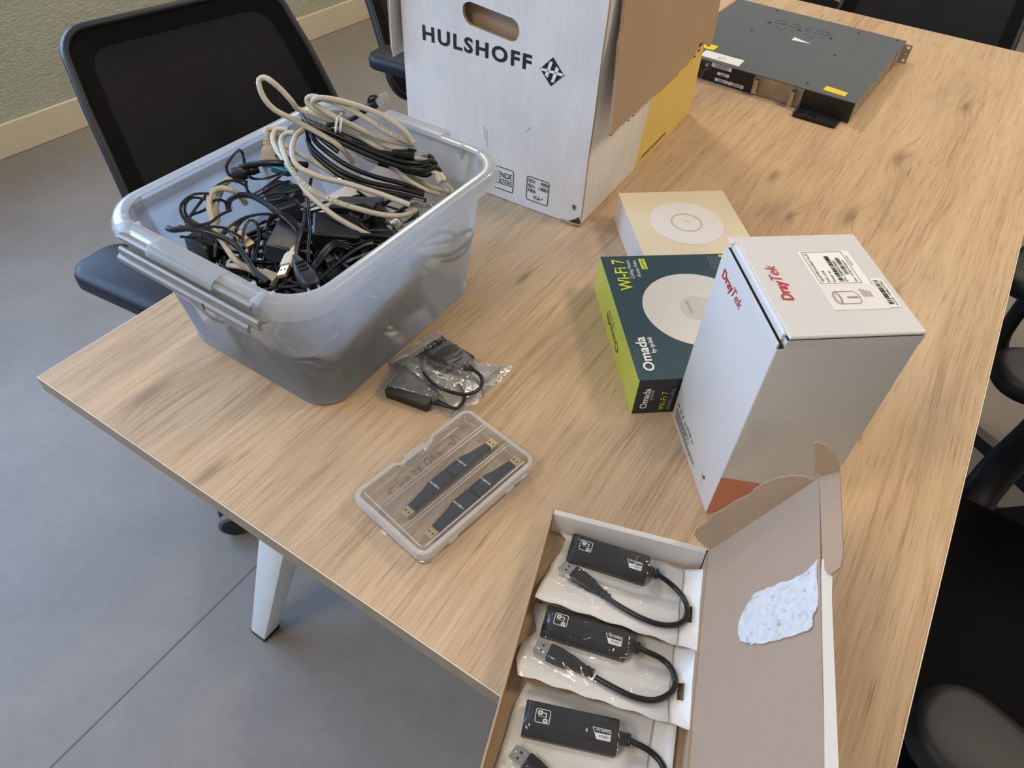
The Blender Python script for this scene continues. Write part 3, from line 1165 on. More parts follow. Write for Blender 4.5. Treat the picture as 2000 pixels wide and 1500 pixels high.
# blank module with two pull tabs
mb = MB()
mb.box((-.2195, .0004, .0012), (-.114, .004, .0425))
bl = mb.build('blank_module', M['steel_dull'], sw)
for x0, x1, d in ((-.2195, -.2085, .010), (-.134, -.1235, .016)):
    mb = MB()
    mb.prism(rrect(x0, -d, x0 + .0022, .0, .001, 2), .004, .038, .001)
    mb.box((x0, -.0016, .003), (x1, .0004, .040))
    mb.prism(rrect(x0, -d, x1, -d + .0022, .001, 2), .006, .036, .0005)
    mb.build('pull_tab', M['steel'], bl)
mb = MB()
mb.box((-.1135, -.0025, .0012), (-.1095, .004, .0425))
mb.box((-.2225, -.0010, .0012), (-.2205, .004, .0425))
mb.build('module_rail', M['steel_dull'], sw)
# power supply with handle ledge
mb = MB()
mb.box((-.109, .0010, .0012), (-.0008, .004, .0425))
pw = mb.build('power_supply', M['grille'], sw)
for lo, hi, nm in (((-.109, .0, .0012), (-.106, .0022, .0425), 'supply_edge'), ((-.0035, -.003, .0005), (-.0003, .0022, .0425), 'supply_edge'), ((-.052, -.0008, .012), (-.020, .002, .034), 'socket_housing')):
    mb = MB()
    mb.box(lo, hi)
    mb.build(nm, M['switch_black'], pw)
mb = MB()
mb.prism(rrect(-.045, -.0016, -.027, -.0006, .0004, 2), .016, .030)
mb.build('socket', M['adapter_groove'], pw)
mb = MB()
lo_ = [(-.109, .0), (-.107, -.044), (-.1035, -.0485), (-.0165, -.0465), (-.0145, -.044), (-.0145, .0)]
holes = [[(-.0985, -.026), (-.0985, -.018), (-.0875, -.018), (-.0875, -.026)], [(-.078, -.0265), (-.078, -.0185), (-.063, -.0185), (-.063, -.0265)]]
add_plate(mb, lo_, holes, .003, frame((0, 0, .0042), X, Yv))
mb.prism([(-.109, -.003), (-.107, -.0485), (-.102, -.0485), (-.104, -.003)], .0012, .010)
mb.prism([(-.1035, -.0485), (-.0165, -.0465), (-.0165, -.0435), (-.1035, -.0455)], .0012, .008)
mb.build('supply_handle', M['switch_black'], pw)
# rack ear
mb = MB()
mb.box((.0011, .352, .004), (.0027, .428, .0415))
add_plate(mb, [(.0011, .001), (.0205, .001), (.0205, .0445), (.0011, .0445)], [circle(.0125, .0075, .0036, 14)[::-1], circle(.0125, .023, .0017, 10)[::-1], circle(.0125, .038, .0036, 14)[::-1]], .0018, frame((0, .4265, 0), X, Z, YN))
mb.build('rack_ear', M['steel'], sw)
# top: stickers, screws, pressed logo, scratches
for nm, o_, m_ in (('sticker', [(-.3635, .0146), (-.2690, .0143), (-.2712, .0554), (-.3660, .0535)], 'paper_white'), ('sticker', [(-.0768, .0205), (-.0282, .0180), (-.0275, .0410), (-.0757, .0460)], 'yellow_sticker'),
                   ('sticker', [(-.385, .062), (-.352, .062), (-.352, .094), (-.395, .094)], 'yellow_sticker'), ('paper_scrap', [(-.2290, .2560), (-.1830, .2640), (-.2060, .2705), (-.2290, .2790)], 'paper_white')):
    flat(sw, nm, o_, (0, 0, SWH), X, Yv, M[m_])
flat(sw, 'pencil_mark', [(-.317 + .009 * math.cos(a), .031 + .006 * math.sin(a)) for a in [k * PI / 8 for k in range(14)]] + [(-.317 + .007 * math.cos(a), .031 + .0045 * math.sin(a)) for a in [k * PI / 8 for k in range(13, -1, -1)]], (0, 0, SWH), X, Yv, M['ink_faint'], lift=.0007)
mb = MB()
for x_, y_ in ((-.1111, .4207), (-.114, .2329), (-.1147, .0323), (-.02, .435), (-.33, .43), (-.33, .25)):
    mb.tube([(x_, y_, SWH - .0001), (x_, y_, SWH + .0006)], .0034, 12)
    mb.tube([(x_, y_, SWH + .0006), (x_, y_, SWH + .0007)], .0020, 6, m=1)
mb.build('cover_screws', [M['switch_black'], M['dark_gap']], sw)
mb = MB()
for k, ln in enumerate((.008, .018, .034, .018, .008, .018, .034, .018, .008)):
    x_ = -.1560 - k * .0198
    mb.prism(rrect(x_ - .0045, .335 - ln, x_ + .0045, .335, .0044, 4), SWH - .0002, SWH + .0012, .0009)
mb.build('pressed_emblem', M['switch_top'], sw, 30)
text(sw, 'CISCO', (-.160, .372, SWH + .0004), (-1, 0, 0), (0, -1, 0), M['switch_top'], h=.027, w=.148, bold=.02, space=1.2, name='pressed_lettering')
mb = MB()
for p in ([(-.1081, .107), (-.1015, .1075)], [(-.070, .109), (-.063, .1088)], [(-.2256, .1085), (-.2225, .1110)], [(-.150, .095), (-.145, .096)]):
    (a0, b0), (a1, b1) = p
    mb.add([(a0, b0, SWH + .0003), (a1, b1, SWH + .0003), (a1, b1 + .0012, SWH + .0003), (a0, b0 + .001, SWH + .0003)], [(0, 1, 2, 3)])
mb.build('scratches', M['steel'], sw)

# ------------------------------------------------------------------ beige carton
TA, TB, TH = 0.1833, 0.1833, 0.0536
ty = 0.6919
tv = Vector((-math.sin(ty), math.cos(ty), 0))
tp = thing('device_box', 'small flat beige carton with a printed white disc, beside the moving carton', 'box', (.5681 + tv.x * .0167, .6252 + tv.y * .0167, TZ), ty)
mb = MB()
mb.prism(rrect(0.0006, 0.0006, TA - .0006, TB - .0006, .0012, 2), 0, TH - .0008, .0006)
mb.build('carton_body', M['beige_side'], tp)
mb = MB()
mb.prism(rrect(0, 0, TA, TB, .0010, 2), TH - .0010, TH, .0004)
mb.build('printed_top', M['beige_top'], tp)
C0 = (.0915, .0900)
flat(tp, 'printed_disc', circle(C0[0], C0[1], .0595, 64), (0, 0, TH), X, Yv, M['disc_white'])
flat(tp, 'printed_ring', circle(C0[0], C0[1], .0255, 48), (0, 0, TH), X, Yv, M['ring_beige'], lift=.0006, holes=[circle(C0[0], C0[1], .0225, 48)[::-1]])
flat(tp, 'printed_mark', [(C0[0] + .0045 * math.cos(a), C0[1] + .0045 * math.sin(a)) for a in [k * PI / 8 - .6 for k in range(10)]] + [(C0[0] + .0034 * math.cos(a), C0[1] + .0034 * math.sin(a)) for a in [k * PI / 8 - .6 for k in range(9, -1, -1)]], (0, 0, TH), X, Yv, M['ring_beige'], lift=.0006)

# ------------------------------------------------------------------ teal carton
OA, OB, OH = 0.224, 0.2546, 0.0631
om = thing('device_box', 'flat dark teal carton with lime edge and a printed round access point', 'box', (.6652, .3909, TZ), .6775)
mb = MB()
mb.box((0.0004, 0.0004, 0.0002), (OA, OB, OH - .0004))
mb.build('carton_body', M['navy'], om)
mb = MB()
mb.prism(rrect(0, 0, OA, OB, .0012, 2), OH - .0010, OH, .0005)
mb.build('printed_top', M['teal'], om)
mb = MB()
mb.prism([(-.0002, -.0001), (.0012, -.0001), (.0012, OB), (-.0002, OB)], 0.0, OH - .0006, .0003)
mb.build('lime_side', M['lime'], om)
NU = (-1, 0, 0)
flat(om, 'printed_disc', circle(.1135, .1310, .0765, 72), (0, 0, OH), X, Yv, M['disc_grey'])
flat(om, 'printed_dome', circle(.1140, .1310, .0255, 40), (0, 0, OH), X, Yv, M['dome_grey'], lift=.0006)
text(om, 'omada', (.1035, .1200, OH), Yv, NU, M['ink_faint'], h=.0055, w=.026, lift=.0009)
text(om, 'Wi-Fi 7', (.0322, .1740, OH), Yv, NU, M['lime_ink'], h=.0180, w=.0715, bold=.01, lift=.0006)
text(om, 'Ceiling Mount', (.0405, .2000, OH), Yv, NU, M['white_ink'], h=.0058, w=.0430, lift=.0006)
text(om, 'Access Point', (.0505, .2030, OH), Yv, NU, M['white_ink'], h=.0058, w=.0395, lift=.0006)
flat(om, 'printed_patch', [(.0555, .2210), (.0645, .2210), (.0645, .2460), (.0555, .2460)], (0, 0, OH), X, Yv, M['lime_ink'], lift=.0004)
text(om, 'EAP723', (.0622, .2225, OH), Yv, NU, M['teal'], h=.0042, w=.0215, lift=.0009)
text(om, 'Omada', (.0245, .0150, OH), Yv, NU, M['white_ink'], h=.0135, w=.0625, bold=.02, lift=.0006)
text(om, 'by tp-link', (.0338, .0470, OH), Yv, NU, M['white_ink'], h=.0062, w=.0300, bold=.015, lift=.0006)
mb = MB()
add_plate(mb, rrect(.1620, .2165, .1770, .2480, .002, 3), [rrect(.1625, .2170, .1765, .2475, .0016, 3)[::-1]], .0002, frame((0, 0, OH + .0005), X, Yv))
mb.build('print_border', M['ink_faint'], om)
text(om, 'Omada SDN', (.1680, .2200, OH), Yv, NU, M['ink_faint'], h=.0030, w=.0230, lift=.0006)
text(om, 'Cloud Access', (.1735, .2200, OH), Yv, NU, M['ink_faint'], h=.0030, w=.0230, lift=.0006)
flat(om, 'printed_patch', [(.1795, .2455), (.1960, .2455), (.1960, .2505), (.1795, .2505)], (0, 0, OH), X, Yv, M['lime_ink'], lift=.0004)
text(om, 'Omada', (-.0002, .0945, .0285), Yv, (0, 0, -1), M['lime_dark_ink'], h=.0135, w=.077, bold=.0, lift=.0006)
text(om, 'by tp-link', (-.0002, .1290, .0380), Yv, (0, 0, -1), M['lime_dark_ink'], h=.0055, w=.036, lift=.0006)
text(om, 'Omada', (.0185, 0, .0105), Z, NU, M['white_ink'], h=.0090, w=.0370, bold=.02, lift=.0006)
text(om, 'by tp-link', (.0235, 0, .0260), Z, NU, M['white_ink'], h=.0040, w=.0180, lift=.0006)
text(om, 'Wi-Fi 7', (.0425, 0, .0065), Z, NU, M['lime_ink'], h=.0080, w=.0340, lift=.0006)
text(om, 'BE3600 Ceiling', (.0500, 0, .0070), Z, NU, M['ink_faint'], h=.0048, w=.0380, lift=.0006)

# ------------------------------------------------------------------ tall white carton
DA, DB, DH = 0.1365, 0.152, 0.2745
dr = thing('device_box', 'tall white carton with red lettering and label stickers on its top', 'box', (.8047, .3041, TZ), .678)
mb = MB()
mb.prism(rrect(0.0, 0.0, DA, DB, .0016, 3), 0, DH - .0150, .0004)
mb.box((0.0068, .0000, DH - .0152), (DA, DB, DH - .0044))
mb.build('carton_body', M['white_card'], dr, 30)
mb = MB()
mb.prism([(.0000, .0015), (.0016, .0015), (.0016, DB - .0015), (.0000, DB - .0015)], DH - .0152, DH - .0088, .0003)
mb.build('front_lip', M['white_card'], dr)
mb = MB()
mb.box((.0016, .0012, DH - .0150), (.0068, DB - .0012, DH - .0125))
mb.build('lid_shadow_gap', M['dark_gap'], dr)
mb = MB()
lid = [(.0082, -.0004), (DA + .0004, -.0004), (DA + .0004, DB + .0004), (.0010, DB + .0004), (.0010, DB - .010), (.0075, DB - .013), (.0075, .010)]
mb.prism(lid, DH - .0036, DH, .0012)
mb.build('lid', M['white_card'], dr)
mb = MB()
mb.prism([(.0040, .0060), (.0090, .0060), (.0090, DB - .0100), (.0040, DB - .0100)], DH - .0105, DH - .0004, .0020)
mb.build('lid_tuck', M['white_card'], dr)
mb = MB()
mb.box((.0070, .0006, DH - .0046), (DA - .001, DB - .0006, DH - .0034))
mb.build('lid_seam', M['dark_gap'], dr)
# slanted orange print on the right face
flat(dr, 'orange_print', [(.0004, .0004), (DA - .0006, .0004), (DA - .0006, .0233), (.0004, .0690)], (0, 0, 0), X, Z, M['orange_print'])
# lettering
ZN = (0, -1, 0)
text(dr, 'Dray', (.0310, .0492, DH), Yv, NU, M['red_ink'], h=.0105, w=.0290, bold=.022, shear=.1, lift=.0006)
text(dr, 'Tek', (.0310, .0787, DH), Yv, NU, M['red_ink'], h=.0110, w=.0240, bold=.0, shear=.3, lift=.0006)
text(dr, 'Dray', (0, .1372, .2362), ZN, Z, M['red_ink'], h=.0105, w=.0310, bold=.022, shear=.1, lift=.0006)
text(dr, 'Tek', (0, .1062, .2362), ZN, Z, M['red_ink'], h=.0110, w=.0260, bold=.0, shear=.3, lift=.0006)


def barcode(parent, x0, x1, y0, y1, z, seed, mt='ink', lift=.0009):
    """bars lie across v from y0 to y1, each bar x0..x1 long"""
    rnd = random.Random(seed)
    mb = MB()
    y = y0
    while y < y1:
        w = rnd.choice((.0004, .0007, .0011, .0016))
        add_plate(mb, [(x0, y), (x1, y), (x1, min(y + w, y1)), (x0, min(y + w, y1))], [], .0001, frame((0, 0, z + lift), X, Yv))
        y += w + rnd.choice((.0004, .0006, .0011))
    return mb.build('barcode', M[mt], parent)


flat(dr, 'label_sticker', rrect(.0632, .0690, .1160, .1230, .0008, 2), (0, 0, DH), X, Yv, M['sticker'])
flat(dr, 'label_sticker', rrect(.0634, .0330, .1178, .0688, .0008, 2), (0, 0, DH), X, Yv, M['sticker_pale'])
flat(dr, 'label_sticker', rrect(.1180, .0345, .1300, .0770, .0006, 2), (0, 0, DH), X, Yv, M['sticker'], lift=.0005)
mb = MB()
add_plate(mb, [(.0660, .0712), (.1080, .0712), (.1080, .1215), (.0660, .1215)], [[(.0664, .0716), (.0664, .1211), (.1076, .1211), (.1076, .0716)]], .0001, frame((0, 0, DH + .0008), X, Yv))
mb.build('print_border', M['ink_soft'], dr)
for s_, x_, y_, h_, w_ in (('VigorAP 805 Dual Band 11ax AP', .0710, .0735, .0028, .0455), ('F/W: 5.0.4', .0772, .0735, .0028, .0175), ('Power: eu', .0830, .0735, .0028, .0170),
                           ('S/N: 2580503706B9', .0948, .0735, .0026, .0330), ('EN: 17V2A17G5LV1', .1046, .0735, .0024, .0330), ('MADE IN TAIWAN', .1112, .0990, .0016, .0150),
                           ('ACS ID: 1449BC3C9AC', .1278, .0365, .0024, .0370)):
    text(dr, s_, (x_, y_, DH), Yv, NU, M['ink'], h=h_, w=w_, bold=.01, lift=.0009)
barcode(dr, .0865, .0910, .0740, .1140, DH, 3)
barcode(dr, .0968, .1008, .0850, .1110, DH, 5, 'ink_soft')
barcode(dr, .1195, .1242, .0385, .0740, DH, 7)
# line drawing of a round device
mb = MB()
pts = [(.0705, .0450)]


def stroke(parent, pts_, w, mt, z, name='line_drawing', closed=False):
    mb = MB()
    P = [Vector((p[0], p[1], 0)) for p in pts_]
    n = len(P)
    L, R_ = [], []
    for i in range(n):
        a = P[(i - 1) % n] if closed or i > 0 else P[i]
        b = P[(i + 1) % n] if closed or i < n - 1 else P[i]
        d = (b - a).normalized()
        s = Vector((-d.y, d.x, 0)) * w * .5
        L.append(P[i] + s)
        R_.append(P[i] - s)
    for i in range(n if closed else n - 1):
        j = (i + 1) % n
        mb.add([(L[i].x, L[i].y, z), (R_[i].x, R_[i].y, z), (R_[j].x, R_[j].y, z), (L[j].x, L[j].y, z)], [(0, 1, 2, 3)])
    return mb.build(name, M[mt], parent)


el = [(.0735 + .0035 * math.cos(a), .0500 + .0088 * math.sin(a)) for a in [k * PI / 12 for k in range(24)]]
stroke(dr, el, .0006, 'ink_soft', DH + .0009, closed=True)
el = [(.0738 + .0022 * math.cos(a), .0500 + .0068 * math.sin(a)) for a in [k * PI / 12 for k in range(24)]]
stroke(dr, el, .0004, 'ink_soft', DH + .0009, closed=True)
stroke(dr, [(.0737, .0588), (.0920, .0588), (.0948, .0560), (.0958, .0500), (.0948, .0440), (.0925, .0413), (.0737, .0412)], .0006, 'ink_soft', DH + .0009)
flat(dr, 'line_drawing', [(.0835, .0492), (.0940, .0490), (.0940, .0515), (.0835, .0517)], (0, 0, DH), X, Yv, M['ink_faint'], lift=.0007)
for k in range(4):
    stroke(dr, [(.1005 + k * .0026, .0500), (.1005 + k * .0026, .0625 - .0012 * k)], .0007, 'ink_soft', DH + .0009, 'small_print')
# small print near the foot of the left face
for k in range(9):
    y1 = .142 - .0003 * k
    y0 = (.086, .094, .084, .100, .088, .060, .056, .062, .075)[k]
    mb = MB()
    h_ = .0235 - k * .0019
    seg = random.Random(k)
    y = y1
    while y > y0:
        l_ = seg.uniform(.003, .008)
        add_plate(mb, [(y, h_), (max(y - l_, y0), h_), (max(y - l_, y0), h_ + .0007), (y, h_ + .0007)][::-1], [], .0001, frame((-.0006, 0, 0), Yv, Z, (1, 0, 0)))
        y -= l_ + .0012
    mb.build('small_print', M['ink_soft'], dr)
for y_, s_ in ((.1420, 'ER'), (.1320, 'CE'), (.1230, 'VE'), (.1120, '2e'), (.0835, '21')):
    text(dr, s_, (0, y_, .0285), ZN, Z, M['ink'], h=.0042, w=.0062, bold=.01, lift=.0005)
flat(dr, 'printed_patch', [(-.1030, .0285), (-.0870, .0285), (-.0870, .0335), (-.1030, .0335)], (0, 0, 0), ZN, Z, M['green_ink'])
text(dr, 'ROHS', (0, .1000, .0293), ZN, Z, M['white_ink'], h=.0032, w=.0100, lift=.0006)
flat(dr, 'clear_seal', [(-.0415, .0360), (-.0300, .0250), (-.0215, .0065), (-.0330, .0180)], (0, 0, 0), ZN, Z, M['sticker'])
for k in range(6):
    stroke_pts = [(-.0395 + k * .0024, .0300 - k * .0035), (-.0315 + k * .0012, .0262 - k * .0034)]
    flat(dr, 'small_print', [(stroke_pts[0][0], stroke_pts[0][1]), (stroke_pts[1][0], stroke_pts[1][1]), (stroke_pts[1][0], stroke_pts[1][1] + .0007), (stroke_pts[0][0], stroke_pts[0][1] + .0007)], (0, 0, 0), ZN, Z, M['ink_faint'], lift=.0006)
flat(dr, 'printed_dot', circle(-.0290, .0290, .0022, 14), (0, 0, 0), ZN, Z, M['ink'], lift=.0006)

# ------------------------------------------------------------------ storage bin
BX, BY = 0.2190, 0.3280
bn = thing('storage_bin', 'frosted clear plastic storage bin filled with cables, grey clip hanging on its front end', 'storage bin', (BX, BY, TZ))


def rr3(hx, hy, r, z, n=9):
    return [(x, y, z) for x, y in rrect(-hx, -hy, hx, hy, r, n)]


mb = MB()
lv = [(.10, .13, .02, .0016), (.126, .156, .036, .0015), (.1315, .1615, .039, .0025), (.1330, .1630, .040, .007), (.1315, .1615, .040, .0095),
      (.1400, .1735, .043, .102), (.1480, .1845, .046, .193), (.1485, .1850, .047, .2035)]
mb.loft([rr3(*q) for q in lv], True, False)
mb.build('tub', M['bin'], bn, 50)
mb = MB()
lv = [(.1485, .1850, .047, .2015), (.1500, .1865, .048, .2062), (.1525, .1890, .049, .2070), (.1580, .1950, .055, .2062), (.1625, .2005, .057, .2035), (.1658, .2045, .058, .1945), (.1668, .2057, .058, .1865),
      (.1650, .2039, .056, .1862), (.1638, .2022, .056, .1940), (.1600, .1980, .055, .2015), (.1565, .1940, .054, .2040), (.1515, .1880, .049, .2020)]
rg = [rr3(*q) for q in lv]
mb.loft(rg + [rg[0]], False, False)
mb.build('rim', M['bin_rim'], bn, 50)
# ribs at the corners, tabs on the long-side rim
for sx, sy in ((1, -1), (-1, -1), (1, 1), (-1, 1)):
    mb = MB()
    c45 = math.sqrt(.5)
    a0 = Vector((sx * (.1480 - .046 + .046 * c45), sy * (.1845 - .046 + .046 * c45), 0))
    d = Vector((sx * c45, sy * c45, 0))
    s = Vector((-d.y, d.x, 0)) * .0011
    q = [(a0 + d * .0, .1860), (a0 + d * .0145, .1860), (a0 + d * .0020, .1540), (a0 - d * .0030, .1540)]
    mb.add([tuple(p + s + Vector((0, 0, z))) for p, z in q] + [tuple(p - s + Vector((0, 0, z))) for p, z in q],
           [(0, 1, 2, 3), (7, 6, 5, 4), (0, 4, 5, 1), (1, 5, 6, 2), (2, 6, 7, 3), (3, 7, 4, 0)])
    mb.build('corner_rib', M['bin_rim'], bn)
for sy in (-1, 1):
    mb = MB()
    pr = [(-.0010, .2085), (-.014, .2090), (-.0210, .2075), (-.0255, .2035), (-.0265, .1970), (-.0247, .1970), (-.0237, .2022), (-.0195, .2058), (-.0130, .2072), (-.0010, .2068)]
    x0, x1 = -.052, .052
    y_ = sy * .1875
    mb.loft([[(x0, y_ - sy * a, z) for a, z in pr], [(x0 + .004, y_ - sy * a, z) for a, z in pr], [(x1, y_ - sy * a, z) for a, z in pr]])
    mb.build('rim_hood', M['bin_rim'], bn, 40)
    for xx in (-.120, -.095, .09, .118):
        mb = MB()
        mb.prism(rrect(xx - .002, y_ - .003, xx + .002, y_ + .003, .001, 2), .186, .2095, .0006)
        mb.build('rim_tab', M['bin_rim'], bn)
# grey clip handle folded down on the near end (-y)
cl = MB()
xs0, xs1 = -.1130, .1060
cl.cyl((-.104, -.2070, .1980), (.108, -.2070, .1980), .0044, 14)
hinge = cl.build('clip_hinge_rod', M['clip'], bn, 40)
cl = MB()
pr = [(-.2065, .1880), (-.2100, .1880), (-.2130, .1905), (-.2150, .1938), (-.2175, .1948), (-.2200, .1930), (-.2208, .1885), (-.2196, .1835), (-.2170, .1805), (-.2145, .1812), (-.2160, .1850), (-.2135, .1880), (-.2100, .1860), (-.2065, .1858)]
cl.loft([[(x, y, z) for y, z in pr] for x in (-.094, .126)])
cl.build('clip_plate', M['clip'], bn, 35)
cl = MB()
pr = [(-0.2148, 0.1812), (-0.2180, 0.1802), (-0.2210, 0.1780), (-0.2215, 0.1730), (-0.2195, 0.1698), (-0.2172, 0.1702), (-0.2178, 0.1745), (-0.2155, 0.1780)]
cl.loft([[(x, y, z) for y, z in pr] for x in (-.103, .108)])
cl.build('clip_lip', M['clip'], bn, 40)
cl = MB()
cl.box((.0400, -.2220, .1696), (.0410, -.2210, .1790))
cl.build('clip_seam', M['clip_dark'], bn)
cl = MB()
cl.prism(rrect(-.110, -.210, -.104, -.191, .002, 3), .193, .209)
cl.build('clip_bracket', M['bin_rim'], bn)
cl = MB()
cl.prism(rrect(.108, -.210, .114, -.191, .002, 3), .193, .209)
cl.build('clip_bracket', M['bin_rim'], bn)
# blue inlay label on the near end wall
mb = MB()


def endwall(x, z):
    return (x, -(.1615 + (z - .0095) / .1875 * .0251) + .0014, z)


mb.add([endwall(-.1000, .018), endwall(-.066, .014), endwall(-.072, .088), endwall(-.106, .094)], [(0, 1, 2, 3)])
mb.build('inlay_label', M['bin_label'], bn)

